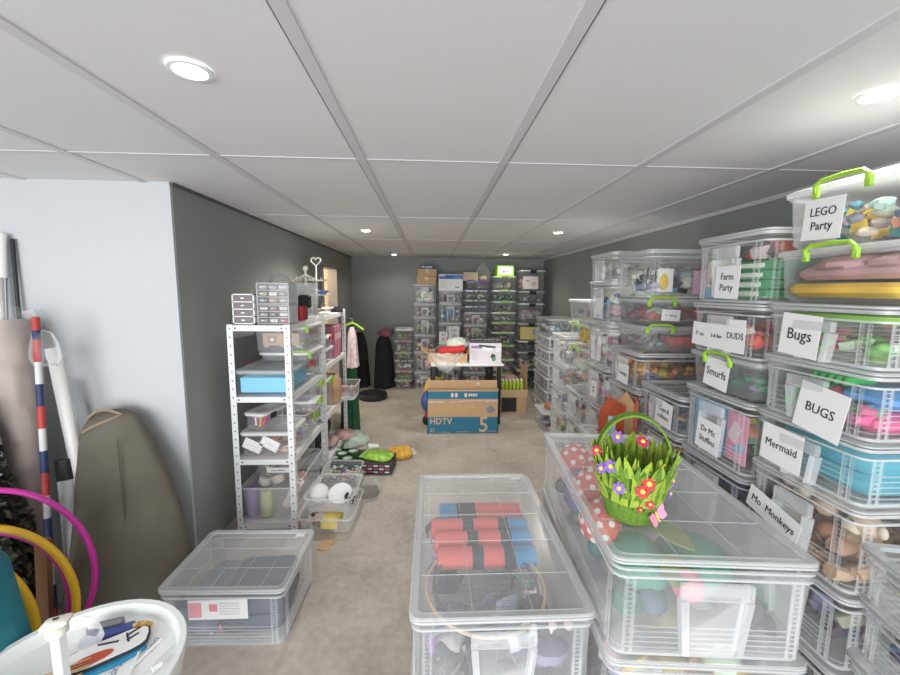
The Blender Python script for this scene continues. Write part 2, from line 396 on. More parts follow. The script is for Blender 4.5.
# ================================================================== stacks along the right wall
FX = 1.2
def right_crate(label, y, w, z, h, d=.62, x=FX, kind='stack', group=None, **k):
    fn = stack_crate if kind == 'stack' else clip_crate
    return fn(label, w, d, h, (x+d/2, y, z), -PI/2, group, **k)
G = 'clear crates stacked along the right wall'
def cloth_fold(w, d, h, m, n=3, seed=0):
    R = random.Random(seed); o = MB()
    for i in range(n):
        zz = h*(i+.5)/n
        o.loft([rr(w*R.uniform(.92, 1)-.02, d*R.uniform(.9, 1)-.02, .04, 3, zz-h/n*.5), rr(w*R.uniform(.96, 1.0), d, .05, 3, zz-h/n*.15), rr(w, d, .05, 3, zz+h/n*.2), rr(w-.03, d-.03, .04, 3, zz+h/n*.49)], m)
    return o
# --- nearest labelled stack
NY, NW = 1.175, .37
c = right_crate('clear crate with dark contents, lowest of the stack carrying the Bugs signs', NY, NW, 0, .24, group=G)
stuff('dark jumble in the lowest crate under the Monkeys crate', c, DARK, 30, 11)
c = right_crate('clear crate of dark contents, second up from floor under the Monkeys crate', NY, NW, .24, .24, group=G)
stuff('dark jumble in the second crate up from floor under the Monkeys crate', c, DARK, 30, 12)
c = right_crate('clear crate of dark clothes directly under the Monkeys crate', NY, NW, .48, .245, group=G)
stuff('dark folded things in the crate directly under the Monkeys crate', c, DARK, 36, 13, kinds='bbc')
c = right_crate('clear crate of soft brown toys with slipped Monkeys sign', NY, NW, .727, .27, group=G,
                signs=[(-.06, .115, .21, .085, ['Mo  Monkeys'], .036, .2)])
FUR = [mat('brown_plush', (.3, .18, .11), .95, noise=(60, .2)), mat('tan_plush', (.55, .4, .29), .95, noise=(60, .15)), mat('cream_plush', (.75, .66, .52), .95, noise=(60, .1))]
def plush(label, box, loc, rz, s, m, face):
    t = thing('plush_monkey', label, 'soft toy', group='soft toy monkeys in the crate')
    t.matrix_world = Matrix.Translation(box.location) @ Matrix.Rotation(box.rotation_euler.z, 4, 'Z') @ Matrix.Translation(loc) @ Matrix.Rotation(rz, 4, 'Z') @ Matrix.Scale(s, 4)
    b = MB(); b.ball((0, 0, .07), (.06, .05, .07), m); 
    for q in (-1, 1):
        b.tube([(q*.045, 0, .1), (q*.09, -.03, .07), (q*.1, -.08, .05)], [.02, .018, .022], m)
        b.tube([(q*.03, -.02, .03), (q*.06, -.09, .02), (q*.065, -.13, .03)], [.025, .022, .028], m)
    b.build('body', t)
    h = MB().ball((0, -.01, .17), (.055, .05, .05), m).build('head', t)
    f = MB().ball((0, -.045, .16), (.036, .022, .03), face)
    f.build('muzzle', h)
    for q in (-1, 1): MB().ball((q*.058, 0, .18), (.02, .012, .022), face).build('ear', h)
    e = MB()
    for q in (-1, 1): e.ball((q*.016, -.057, .188), .006, INK, 6)
    e.build('eyes', h)
plush('brown plush monkey in middle of the Monkeys crate', c, (.0, -.17, .02), .2, 1.0, FUR[0], FUR[1])
plush('tan plush monkey at right front of the Monkeys crate', c, (.11, -.18, .02), -.3, .9, FUR[1], FUR[2])
plush('dark brown plush monkey at left of the Monkeys crate', c, (-.1, -.15, .02), .4, 1.0, FUR[0], FUR[2])
for i, (x, y, z, lab) in enumerate(((-.13, -.2, .205, 'cream ball at far left of the Monkeys crate'), (-.06, -.21, .2, 'cream ball beside handle of the Monkeys crate'))):
    inside(MB().ball((0, 0, 0), .027, FUR[2], 14), 'ball', c, lab, 'ball', (x, y, z), group='cream balls in the crate')
stuff('brown jumble behind the monkeys in the Monkeys crate', c, BROWNS, 26, 14, kinds='cs', z0=.01)
c = right_crate('clear crate of teal cloth with Mermaid sign', NY, NW, .998, .19, group=G,
                signs=[(-.055, .085, .155, .13, ['Mermaid'], .038, .04)])
TEALM = mat('teal_satin', (.08, .36, .45), .5, noise=(6, .2))
inside(cloth_fold(.31, .52, .13, TEALM, 2, 3), 'folded_cloth', c, 'folded teal cloth in the Mermaid crate', 'cloth', (0, 0, .012))
c = right_crate('clear crate with leaning BUGS sign over green and pink toys', NY, NW, 1.19, .2, group=G,
                signs=[(.06, .055, .15, .15, ['BUGS'], .042, .14)])
GT = mat('bright_green_foam', (.05, .5, .1), .6)
o = MB()
for i in range(6): o.box((-.08+.028*i, 0, .015+.014*abs(math.sin(i*1.1))+.03), (.022, .18, .07), GT, (0, .3, 0), bev=.006)
inside(o, 'ribbed_toy', c, 'ribbed bright green foam toy at left of the BUGS crate', 'toy', (-.05, -.16, .02), rz=.3)
o = MB()
for i in range(5): o.box((-.05+.025*i, 0, .02), (.014, .1, .03), GT, (0, .5, 0), bev=.004)
inside(o, 'ribbed_toy', c, 'green and black striped toy behind hand slot of the BUGS crate', 'toy', (.0, -.2, .125))
inside(MB().box((0, 0, .03), (.15, .2, .06), mat('hot_pink_foam', (.75, .12, .28), .6), bev=.02), 'foam_block', c, 'hot pink foam block at right of the BUGS crate', 'foam block', (.09, -.15, .012))
inside(MB().box((0, 0, .03), (.15, .2, .055), mat('blue_foam', (.08, .3, .65), .6), bev=.02), 'foam_block', c, 'blue foam block lying on the pink one in the BUGS crate', 'foam block', (.09, -.14, .078), rz=.15)
stuff('green and blue jumble at the back of the BUGS crate', c, [(.1, .5, .15), (.1, .3, .6), (.7, .15, .3)], 26, 15, kinds='bc')
c = right_crate('clear crate with Bugs sign and lime tray inside', NY, NW, 1.392, .178, group=G,
                signs=[(-.035, .075, .135, .135, ['Bugs'], .052, .06)])
inside(MB().loft([rr(.3, .5, .03, 3, 0), rr(.32, .53, .03, 3, .02)], mat('lime_tray', (.3, .65, .08), .5)), 'tray', c, 'lime green tray lying near the top of the Bugs crate', 'tray', (0, 0, .125))
stuff('small green and red toys in the Bugs crate', c, [(.2, .5, .12), (.6, .1, .15), (.15, .3, .1), (.75, .75, .7)], 40, 16, fillz=.6, size=.07)
YC = mat('yellow_cloth', (.8, .52, .06), .8, noise=(7, .15)); PC = mat('dusty_pink_cloth', (.52, .32, .33), .85, noise=(7, .2))
c = right_crate('clear clip-top tub of yellow and pink cloth under the top tub of nearest stack', NY-.02, .42, 1.574, .17, d=.58, kind='clip', lidcol=RIM, group='tubs with lime clips by the right wall')
inside(cloth_fold(.36, .5, .045, YC, 1, 4), 'folded_cloth', c, 'folded yellow cloth in bottom of the tub under the topmost tub of nearest stack', 'cloth', (0, -.02, .014))
inside(cloth_fold(.35, .48, .04, PC, 1, 5).ball((-.05, -.12, .04), (.13, .12, .04), PC, 20, wob=.12, rnd=random.Random(5)).ball((.08, -.14, .04), (.1, .09, .035), PC, 20, wob=.12, rnd=random.Random(6)), 'folded_cloth', c, 'folded dusty pink cloth lying over the yellow one in a high tub', 'cloth', (0, -.01, .07), rz=.04)
c = right_crate('clear clip-top tub with paper party sign, topmost of nearest stack under the ceiling', NY-.03, .42, 1.748, .19, d=.58, kind='clip', lidcol=RIM, group='tubs with lime clips by the right wall',
                signs=[(-.055, .082, .125, .125, ['LEGO', 'Party'], .037, .04)])
stuff('costume jumble in the topmost tub of the nearest stack', c, [(.6, .65, .65), (.6, .15, .1), (.1, .2, .3), (.15, .35, .4), (.7, .6, .5), (.7, .5, .1), (.35, .3, .35)], 90, 17, kinds='cpbcc', fillz=1)
# --- second stack
PY, PW = 1.577, .38
c = right_crate('clear crate on the floor under the Farm Party stack', PY, PW, 0, .3, group=G); stuff('dark jumble in the lowest crate of Farm Party stack', c, DARK+BLUES, 26, 21)
c = right_crate('clear crate second up from floor in the Farm Party stack', PY, PW, .3, .29, group=G); stuff('dark blue jumble second up from floor in Farm Party stack', c, DARK+BLUES, 26, 22)
c = right_crate('clear crate of navy things third up from floor in the Farm Party stack', PY, PW, .59, .3, group=G); stuff('navy jumble third up from floor in Farm Party stack', c, [(.05, .08, .2), (.1, .13, .2), (.05, .05, .06)], 36, 23)
c = right_crate('clear crate of picture cards with sign starting Dr, under the green-clip tub', PY, PW, .892, .293, group=G,
                signs=[(.0, .1, .14, .135, ['Dr Mc', 'Stuffins'], .037, .06)])
inside(MB().box((0, 0, .1), (.11, .006, .2), mat('pink_card', (.8, .36, .48), .6)).box((-.01, -.004, .12), (.05, .002, .08), colmat((.85, .7, .75)), (0, .5, 0)).box((.02, -.004, .06), (.06, .002, .03), colmat((.2, .5, .7)), (0, -.5, 0)), 'picture_card', c, 'pink picture card at right in the crate signed Dr', 'card', (.1, -.28, .03), rz=-.05)
inside(MB().box((0, 0, .1), (.2, .006, .21), mat('sky_card', (.25, .5, .68), .6)).ball((.02, -.002, .1), (.05, .003, .06), colmat((.16, .1, .08))), 'picture_card', c, 'pale blue picture card with dark brown shape in the crate signed Dr', 'card', (-.06, -.265, .03), rz=.08)
stuff('green and brown jumble behind cards in the crate signed Dr', c, BROWNS+[(.2, .45, .25), (.7, .35, .25)], 30, 24)
c = right_crate('grey clear tub with lime clip and name sign, under the Pooh sign crate', PY, .4, 1.187, .158, d=.58, kind='clip', group='tubs with lime clips by the right wall', wall=SMOKE, lidcol=RIM,
                signs=[(-.01, .075, .14, .125, ['Smurfs'], .047, .1)])
stuff('green and purple jumble in the grey tub with name sign', c, [(.1, .4, .2), (.05, .3, .12), (.35, .15, .35), (.3, .3, .3)], 36, 25, kinds='sc')
c = right_crate('clear crate with two paper signs and red toys, under Farm Party crate', PY, PW, 1.347, .213, group=G,
                signs=[(-.1, .075, .1, .1, ['P  oo'], .025, .03), (-.0, .075, .1, .105, ['h & fam'], .022, .0), (.1, .085, .1, .13, ['DUDS'], .036, -.02)])
stuff('red jumble in the crate with two paper signs', c, REDS+[(.8, .7, .65)], 44, 26, kinds='bcs')
c = right_crate('clear crate of boxed farm toys with Farm Party sign, top of its stack', PY, PW, 1.562, .275, group=G,
                signs=[(.03, .08, .13, .13, ['Farm', 'Party'], .038, .03)])
BK = MB().box((0, 0, .085), (.14, .012, .17), colmat((.75, .7, .62))).box((0, -.007, .025), (.138, .002, .05), colmat((.25, .45, .65))).box((.0, -.007, .165), (.14, .002, .01), colmat((.3, .6, .2))).ball((-.01, -.006, .075), (.04, .003, .03), colmat((.3, .2, .15)))
b_ = inside(BK, 'picture_book', c, 'cream picture book standing left of the Farm Party sign', 'book', (-.09, -.27, .012))
for k in range(4):
    inside(MB().box((0, 0, 0), (.2, .3, .034), mat('green_carton', (.04, .3, .12), .6), bev=.003).box((0, -.151, 0), (.12, .001, .016), colmat((.8, .8, .7))), 'toy_carton', c, 'flat green toy carton %s at right in the Farm Party crate' % ['lowest', 'second up', 'third up', 'uppermost'][k], 'carton', (.065, -.12, .035+.036*k), rz=.02*k)
stuff('black and red toys on cartons in the Farm Party crate', c, [(.05, .05, .05), (.5, .08, .06), (.1, .08, .08), (.6, .55, .5)], 26, 27, z0=.15, fillz=.75, kinds='bs')
# --- cops crate stack
for i, (z, h) in enumerate(((0, .23), (.23, .23), (.46, .23), (.69, .21))):
    c = right_crate('clear crate %s in the low stack under the Cops crate' % ['on the floor', 'second up from floor', 'third up from floor', 'fourth up, just below the sign'][i], 1.975, .375, z, h, group=G)
    stuff('jumble in the crate %s under the Cops crate' % ['on the floor', 'second up', 'third up', 'fourth up'][i], c, DARK+BROWNS, 24, 31+i)
c = right_crate('clear crate with Cops sign topping the low stack behind the flower basket', 1.975, .375, .902, .2, group=G,
                signs=[(.075, .085, .14, .125, ['Cops &', 'robbers'], .033, .05)])
stuff('dark blue and grey jumble in the Cops crate', c, [(.08, .12, .2), (.15, .17, .2), (.3, .4, .5), (.5, .35, .2)], 30, 35, fillz=.6)
# --- camping stack
for i, (z, h) in enumerate(((0, .27), (.27, .27), (.54, .24), (.78, .245))):
    c = right_crate('clear crate %s of the stack under the Camping crate' % ['on the floor', 'second up from floor', 'third up from floor', 'fourth up'][i], 2.385, .38, z, h, group=G)
    stuff('jumble in crate %s under the Camping crate' % ['on the floor', 'second up', 'third up', 'fourth up'][i], c, MIX, 26, 41+i)
c = right_crate('clear crate of orange and brown toy animals with Camping sign', 2.385, .38, 1.028, .222, group=G, signs=[(.04, .075, .13, .12, ['Camping'], .03, .05)])
stuff('orange and brown toy animals in the Camping crate', c, [(.65, .3, .1), (.6, .42, .1), (.3, .2, .12), (.15, .12, .1), (.2, .3, .4)], 60, 45, kinds='sc', size=.085)
g2 = 'wide tubs with lime clips above the Camping crate'
c = clip_crate('wide grey clear tub with lime clips lying on the Camping crate', .62, .38, .155, (1.53, 2.39, 1.252), 0, g2, clips=(-.22, .2), wall=SMOKE, lidcol=RIM)
stuff('grey and red jumble in the tub on the Camping crate', c, [(.25, .25, .25), (.15, .15, .15), (.5, .5, .5)], 26, 46)
inside(MB().loft([rr(.2, .1, .03, 3, 0), rr(.22, .11, .03, 3, .04), rr(.2, .1, .03, 3, .055)], mat('red_sweets', (.65, .12, .12), .5, noise=(30, .4))), 'snack_pack', c, 'red oblong pack at front of tub on the Camping crate', 'pack', (-.02, -.09, .03))
c = clip_crate('wide grey clear tub with red toys and small card, second above the Camping crate', .62, .38, .155, (1.53, 2.39, 1.409), 0, g2, clips=(-.22, .2), wall=SMOKE, lidcol=RIM,
               signs=[(-.16, .06, .11, .065, ['C  mping'], .02, .05)])
stuff('red and grey jumble in second tub above the Camping crate', c, [(.6, .12, .08), (.5, .08, .08), (.2, .15, .15), (.5, .5, .5)], 40, 47, kinds='sc', size=.1)
c = stack_crate('wide clear crate of folded things with pink paper, above both lime-clip tubs', .62, .38, .275, (1.53, 2.39, 1.568), 0, G, handle=False, fine=False)
inside(MB().box((0, 0, 0), (.15, .004, .13), mat('pink_paper', (.78, .48, .66), .7)), 'paper_sheet', c, 'pink paper sheet in the wide crate above the lime-clip tubs', 'paper', (.04, -.172, .09), rz=.02)
inside(MB().box((0, 0, 0), (.09, .02, .13), colmat((.8, .8, .78))).ball((-.01, -.009, -.01), (.03, .004, .05), colmat((.75, .55, .1))), 'picture_book', c, 'white booklet with yellow figure at left in the wide upper crate', 'book', (-.19, -.15, .1))
stuff('pale and black folded jumble in the wide upper crate', c, [(.7, .7, .7), (.08, .08, .09), (.4, .45, .55), (.5, .35, .4), (.8, .8, .8)], 44, 48, kinds='cbp')
# --- tall narrow stack behind
lv = [0, .25, .5, .78, 1.075, 1.385, 1.675, 1.87]; lab = ['on the floor', 'second up from floor', 'third up from floor', 'fourth up from floor', 'third from top', 'second from top', 'topmost']
pals = [DARK, MIX, PALES, PINKS, PINKS, BLUES+PALES, PALES]
for i in range(7):
    z, h = lv[i], lv[i+1]-lv[i]-.002
    c = right_crate('clear crate %s in tall stack between the Camping stack and further tubs' % lab[i], 2.79, .38, z, h, group=G,
                    signs=[(.03, h*.4, .1, h*.4, ['party', 'box'] if i == 3 else [], .025, 0)] if i in (3, 5) else ())
    stuff('jumble in the crate %s of the tall stack behind the Camping one' % lab[i], c, pals[i], 30, 51+i, kinds='bcp')
# --- clip tubs further back
lv = [0, .27, .53, .78]; lab = ['on the floor', 'second up from floor', 'third up from floor']
for i in range(3):
    c = right_crate('clear crate %s under the far lime-clip tubs' % lab[i], 3.21, .38, lv[i], lv[i+1]-lv[i]-.002, group=G); stuff('pale jumble in the crate %s under far lime-clip tubs' % lab[i], c, PALES+MIX, 26, 61+i)
c = right_crate('tall clear tub with lime clip standing on the far crate stack', 3.2, .46, .78, .37, d=.55, kind='clip', group='tubs with lime clips by the right wall', lidcol=RIM); stuff('pale jumble in the tall far tub with lime clip', c, PALES, 30, 64, kinds='cpb')
c = right_crate('clear tub with yellow and red round toys and a lime clip', 3.2, .46, 1.152, .19, d=.55, kind='clip', group='tubs with lime clips by the right wall', lidcol=RIM); stuff('red and dark jumble in tub with yellow wheels', c, [(.6, .1, .1), (.15, .15, .15), (.4, .4, .4)], 26, 65)
for i in range(2): inside(MB().lathe([(.03, -.012), (.06, -.01), (.062, .0), (.06, .01), (.03, .012)], mat('yellow_toy', (.75, .55, .05), .5), 18, M=Matrix.Rotation(PI/2, 4, 'X')).lathe([(.02, -.016), (.022, .014)], colmat((.4, .3, .1)), 12, M=Matrix.Rotation(PI/2, 4, 'X')), 'round_toy', c, 'yellow round toy %s in tub with a lime clip' % ['nearer', 'further'][i], 'toy', (.1-.13*i, -.2, .085), group='yellow round toys')
c = right_crate('white lidded tub on top of the tub with yellow toys', 3.21, .5, 1.344, .19, d=.5, kind='clip', wall=HAZE, latch=False); stuff('grey jumble in the white lidded tub', c, PALES+DARK, 26, 66)
lv = [0, .23, .46, .69, .92, 1.2]; lab = ['on the floor', 'second up', 'third up', 'fourth up', 'topmost']
for i in range(5):
    c = right_crate('clear crate %s in the low stack past the far lime-clip tubs' % lab[i], 3.66, .38, lv[i], lv[i+1]-lv[i]-.002, group=G)
    stuff('mixed jumble in crate %s of low stack past the far lime-clip tubs' % lab[i], c, MIX if i < 4 else PALES, 26, 71+i)
# --- slotted baskets
def slot_basket(label, w, d, h, loc, rz, group):
    t = thing('slotted_basket', label, 'basket', loc, rz, group); o = MB(); dr = .02
    o.ring(w, d, .03, h-.03, h, .012, .003, RIM); o.ring(w-2*dr, d-2*dr, .03, 0, .03, 0, .005, RIM)
    o.add(rr(w-2*dr, d-2*dr, .03, 3, .004), [list(range(16))], RIB)
    for s in (-1, 1):
        for k in range(8):
            x = (k/7-.5)*(w-.03); o.box((x*.97, s*(d/2-dr/2), h/2), (.022, .004, h-.04), RIM)
        for k in range(7):
            y = (k/6-.5)*(d-.03); o.box((s*(w/2-dr/2), y*.97, h/2), (.004, .022, h-.04), RIM)
    o.loft([rr(w-2*dr-.012, d-2*dr-.012, .03, 3, .006), rr(w-.012, d-.012, .03, 3, h-.03)], CLEAR, False, False)
    o.build('body', t); t['dims'] = (w-.03, d-.03, h); return t
lab = ['on the floor', 'second up', 'third up', 'fourth up', 'fifth up', 'topmost']
for i in range(6):
    c = slot_basket('milky slotted basket %s in the basket stack by the right wall' % lab[i], .64, .42, .17, (1.67, 5.14, .172*i), -PI/2, 'slotted baskets')
    stuff('jumble in the slotted basket %s' % lab[i], c, PALES+PINKS+BLUES, 24, 81+i)
c = stack_crate('clear crate lying on top of the slotted basket stack', .62, .4, .22, (1.67, 5.14, 1.034), -PI/2, G, handle=False, fine=False); stuff('blue and grey jumble in crate on slotted baskets', c, [(.3, .5, .65), (.6, .65, .65), (.2, .3, .3)], 22, 88)
lv = [0, .25, .5, .75, 1.0]; lab = ['on the floor', 'second up', 'third up', 'topmost']
for i in range(4):
    c = right_crate('clear crate %s of the stack just before the slotted baskets' % lab[i], 4.5, .4, lv[i], .248, d=.36, x=1.56, group=G); stuff('jumble in crate %s just before slotted baskets' % lab[i], c, PALES+PINKS, 22, 90+i)
c = clip_crate('small clear tub with lime clip on the floor, plant on its lid', .26, .42, .22, (1.4, 4.5, 0), 0, lidcol=RIM); stuff('dark jumble in the small floor tub under a plant', c, DARK+PURP, 22, 95)
LEAF = [mat('leaf_green', (.06, .3, .05), .6), mat('leaf_light', (.2, .5, .12), .6)]
p = thing('artificial_plant', 'green artificial plant lying on the small floor tub by right wall', 'plant', (1.4, 4.5, .22)); R = random.Random(4)
o = MB()
for i in range(60):
    a = R.uniform(0, 2*PI); L = R.uniform(.06, .2); e = R.uniform(.2, 1.3); T = Matrix.Translation((R.uniform(-.06, .06), R.uniform(-.12, .12), .03)) @ Matrix.Rotation(a, 4, 'Z') @ Matrix.Rotation(-e, 4, 'Y')
    o.add([(0, 0, 0), (L*.5, .018, .012), (L, 0, 0), (L*.5, -.018, .012), (L*.5, 0, -.002)], [[0, 1, 4], [1, 2, 4], [2, 3, 4], [3, 0, 4]], R.choice(LEAF))
o.build('leaves', p); MB().lathe([(.05, 0), (.065, .05), (.055, .055)], mat('terracotta', (.45, .2, .1), .8)).build('pot', p)
# --- nearest low stack at the lower right edge
lab = ['lowest', 'second up', 'third up', 'topmost']; lv = [0, .2, .38, .565, .74, .9]
lab = ['on the floor', 'second up from floor', 'middle', 'second from top', 'topmost']
for i in range(5):
    c = stack_crate('shallow clear crate %s in the stack at lower right corner' % lab[i], .42, .34, lv[i+1]-lv[i]-.002, (1.355+.012*(i % 2), .755, lv[i]), -PI/2-.22, 'shallow crates at the lower right', handle=False)
    stuff('dark jumble in the shallow crate %s at lower right' % lab[i], c, DARK+[(.3, .2, .18)], 24, 101+i, fillz=.7)
# ================================================================== foreground crates
BIG = 'large clear crates in the foreground'
# B: the one in the middle (two high)
bw, bd, brz = .555, .91, -.0
bl = (.222, 1.522)
c = stack_crate('large clear crate on the floor under the one holding red rolls', bw, bd, .315, (*bl, 0), brz, BIG, nx=2, ny=4, hazy=True); stuff('dark jumble in the large crate under the red rolls', c, DARK+PALES, 40, 201, size=.16)
CB = stack_crate('large clear crate in middle foreground holding red foam rolls', bw, bd, .318, (*bl, .32), brz, BIG, nx=2, ny=4, hazy=True, sticker=True)
MB().box((0, 0, 0), (.045, .02, .001), PAPER).build('sticker', CB).location = (.05, .43, .313)
FR = mat('coral_foam', (.82, .16, .15), .8, noise=(30, .08)); FB = mat('blue_foam_end', (.04, .3, .62), .8, noise=(30, .08)); STR = mat('navy_strap', (.02, .025, .05), .6)
def foam_roll(label, y, z, x0, x1, blue_left, r):
    t = thing('foam_roll', label, 'foam roll', group='red and blue foam rolls in the middle crate')
    t.matrix_world = Matrix.Translation(CB.location) @ Matrix.Translation((0, y, z))
    ends = (x0, x0+.11) if blue_left else (x1-.11, x1); mid = (x0+.11, x1) if blue_left else (x0, x1-.11)
    X = Matrix.Rotation(PI/2, 4, 'Y')
    for nm, (a, b), m in (('red_half', mid, FR), ('blue_half', ends, FB)):
        MB().lathe([(r-.012, a), (r, a+.004), (r, b-.004), (r-.012, b)], m, 18, M=X).build(nm, t)
    for p in ((ends[1] if blue_left else ends[0]), (x0+.16 if not blue_left else None)):
        if p is not None: MB().lathe([(r+.0025, p-.03 if blue_left else p-.022), (r+.0025, p+.055 if blue_left else p+.022)], STR, 18, M=X, c0=False, c1=False).build('strap', t)
    return t
for i, (y, z) in enumerate(((.235, .24), (.17, .235))):
    foam_roll('red foam roll with blue left end, %s of rear pair in middle crate' % ['back one', 'front one'][i], y, z, -.18, .2, True, .036)
for i, (y, z) in enumerate(((.085, .25), (.01, .24), (-.07, .225))):
    foam_roll('red foam roll with blue right end, %s of front three in middle crate' % ['back one', 'middle one', 'front one'][i], y, z, -.22+.012*i, .2, False, .04)
NETM = mat('dark_net', (.13, .13, .14), .7); WOOD = mat('pale_wood', (.6, .45, .3), .6)
t = thing('hoop_net', 'round net with pale wooden rim lying in front half of the middle crate', 'net')
t.matrix_world = Matrix.Translation(CB.location) @ Matrix.Translation((-.02, -.2, .21)) @ Matrix.Rotation(.12, 4, 'X')
MB().tube([(.215*math.cos(2*PI*i/40), .2*math.sin(2*PI*i/40), 0) for i in range(40)], .006, WOOD, 8, closed=True).build('rim', t)
MB().tube([(.19*math.cos(2*PI*i/40), .175*math.sin(2*PI*i/40), .0) for i in range(40)], .006, NETM, 6, closed=True).build('inner_ring', t)
o = MB()
for k in range(-7, 8):
    q = k*.025; L = math.sqrt(max(0, .188**2-q*q))
    o.box((q, 0, 0), (.0009, 2*L*.92, .0009), NETM); o.box((0, q*.92, 0), (2*L, .0009, .0009), NETM)
o.build('netting', t)
stuff('grey and black jumble in bottom of the middle crate', CB, [(.12, .12, .13), (.3, .3, .32), (.5, .5, .52), (.2, .2, .24)], 46, 203, fillz=.62, size=.13, kinds='bcp')
for i, x in enumerate((.14, .19)):
    o = MB().ball((0, 0, 0), (.04, .03, .03), colmat((.08, .08, .09)), 10); o.ball((.03, -.01, .015), (.02, .015, .015), colmat((.7, .5, .5)), 8); o.ball((-.03, -.012, .005), (.018, .012, .02), colmat((.75, .75, .75)), 8)
    inside(o, 'toy_figure', CB, 'small dark toy figure at %s front of the middle crate' % ['left of right', 'far right'][i], 'toy', (x, -.38, .2))
# C: right one (three high), slightly turned
cw, cdp, crz = .545, .985, -.085
cl = (.822, 1.45)
c = stack_crate('large clear crate on the floor, lowest under the flower basket', cw, cdp, .285, (*cl, 0), crz, BIG, nx=2, ny=4, hazy=True); stuff('dark jumble in the lowest large crate under the basket', c, MIX, 36, 211, size=.16)
c = stack_crate('large clear crate with orange things, second under the flower basket', cw, cdp, .285, (*cl, .287), crz, BIG, nx=2, ny=4, hazy=True); stuff('orange and blue jumble in the second large crate under the basket', c, [(.75, .4, .08), (.7, .5, .2), (.1, .12, .25), (.8, .8, .8)], 40, 212, size=.18)
CC = stack_crate('large clear crate of toy mushrooms with slightly open lid, under the flower basket', cw, cdp, .292, (*cl, .574), crz, BIG, nx=2, ny=4, hazy=True, sticker=True, tilt=-.012)
RED = mat('mushroom_red', (.72, .12, .1), .55); DOT = mat('mushroom_dot', (.9, .88, .85), .6); STEM = mat('mushroom_stem', (.8, .68, .6), .7)
def mushroom(label, loc, tilt, s):
    t = thing('toy_mushroom', label, 'toy mushroom', group='red spotted toy mushrooms')
    t.matrix_world = Matrix.Translation(CC.location) @ Matrix.Rotation(crz, 4, 'Z') @ Matrix.Translation(loc) @ Matrix.Rotation(tilt[2], 4, 'Z') @ Matrix.Rotation(tilt[0], 4, 'X') @ Matrix.Scale(s, 4)
    MB().lathe([(.03, -.09), (.026, -.04), (.03, 0)], STEM, 14).build('stem', t)
    MB().lathe([(.03, -.006), (.075, -.004), (.078, .006), (.068, .035), (.045, .058), (.02, .067), (.001, .069)], RED, 20).build('cap', t)
    d = MB()
    for k in range(14):
        rp, zp, e = ((.0, .0685, 1.57), (.038, .0605, 1.1), (.066, .036, .75))[0 if k == 0 else 1 if k < 6 else 2]; a = k*1.2566 if k < 6 else (k-6)*.7854+.3
        n = Vector((math.cos(a)*math.cos(e), math.sin(a)*math.cos(e), math.sin(e)))
        p = Vector((math.cos(a)*rp, math.sin(a)*rp, zp))
        d.lathe([(.011, -.006), (.011, .002), (.001, .003)], DOT, 10, M=Matrix.Translation(p) @ n.to_track_quat('Z', 'Y').to_matrix().to_4x4(), c0=False)
    d.build('spots', t, 60)
mushroom('red spotted toy mushroom furthest back in the crate', (-.14, .36, .2), (.5, 0, .6), 1.1)
mushroom('red spotted toy mushroom second from the back beside the first', (-.06, .3, .2), (.3, 0, -.3), 1.0)
mushroom('red spotted toy mushroom lying under the flower basket', (-.15, .1, .19), (-.6, 0, 1.4), 1.1)
mushroom('red spotted toy mushroom nearest the front left of the crate', (-.19, -.14, .19), (1.1, 0, -1.0), 1.0)
GF = mat('sage_felt', (.07, .27, .2), .8, noise=(12, .15)); PF = mat('purple_felt', (.22, .18, .36), .8); OL = mat('olive_felt', (.25, .33, .1), .8)
inside(MB().ball((0, 0, .1), (.12, .13, .085), GF, 18, wob=.03, rnd=random.Random(1)), 'cushion', CC, 'sage green cushion in front part of the mushroom crate', 'cushion', (.08, -.25, .02))
inside(MB().ball((0, 0, .1), (.09, .12, .08), GF, 18, wob=.03, rnd=random.Random(2)), 'cushion', CC, 'sage green cushion at left of the mushroom crate', 'cushion', (-.1, -.25, .02))
inside(MB().ball((0, 0, .1), (.1, .16, .09), PF, 16, wob=.05, rnd=random.Random(3)), 'cushion', CC, 'purple cushion along the left side of mushroom crate', 'cushion', (-.14, .2, .02))
def leaf(L, w, m): 
    o = MB(); pts = [(-w/2*math.sin(PI*i/8)**.8, -L/2+L*i/8) for i in range(9)]+[(w/2*math.sin(PI*i/8)**.8, -L/2+L*i/8) for i in range(7, 0, -1)]
    return o.poly(pts, 0, .006, m)
inside(leaf(.2, .09, OL), 'felt_leaf', CC, 'olive felt leaf lying under the lid near the front of mushroom crate', 'leaf', (.0, -.25, .225), rz=.3)
inside(leaf(.16, .08, OL), 'felt_leaf', CC, 'olive felt leaf standing behind the front of mushroom crate', 'leaf', (-.06, -.4, .2), rz=-.4)
inside(MB().ball((0, 0, .0), .045, mat('pink_felt', (.75, .22, .3), .7), 16), 'felt_ball', CC, 'pink felt ball behind left post of the mushroom crate handle', 'ball', (-.03, -.42, .17))
stuff('mixed felt jumble in the mushroom crate', CC, [(.08, .25, .2), (.1, .2, .18), (.12, .15, .15), (.2, .2, .2)], 16, 213, fillz=.5, size=.16, kinds='cs')
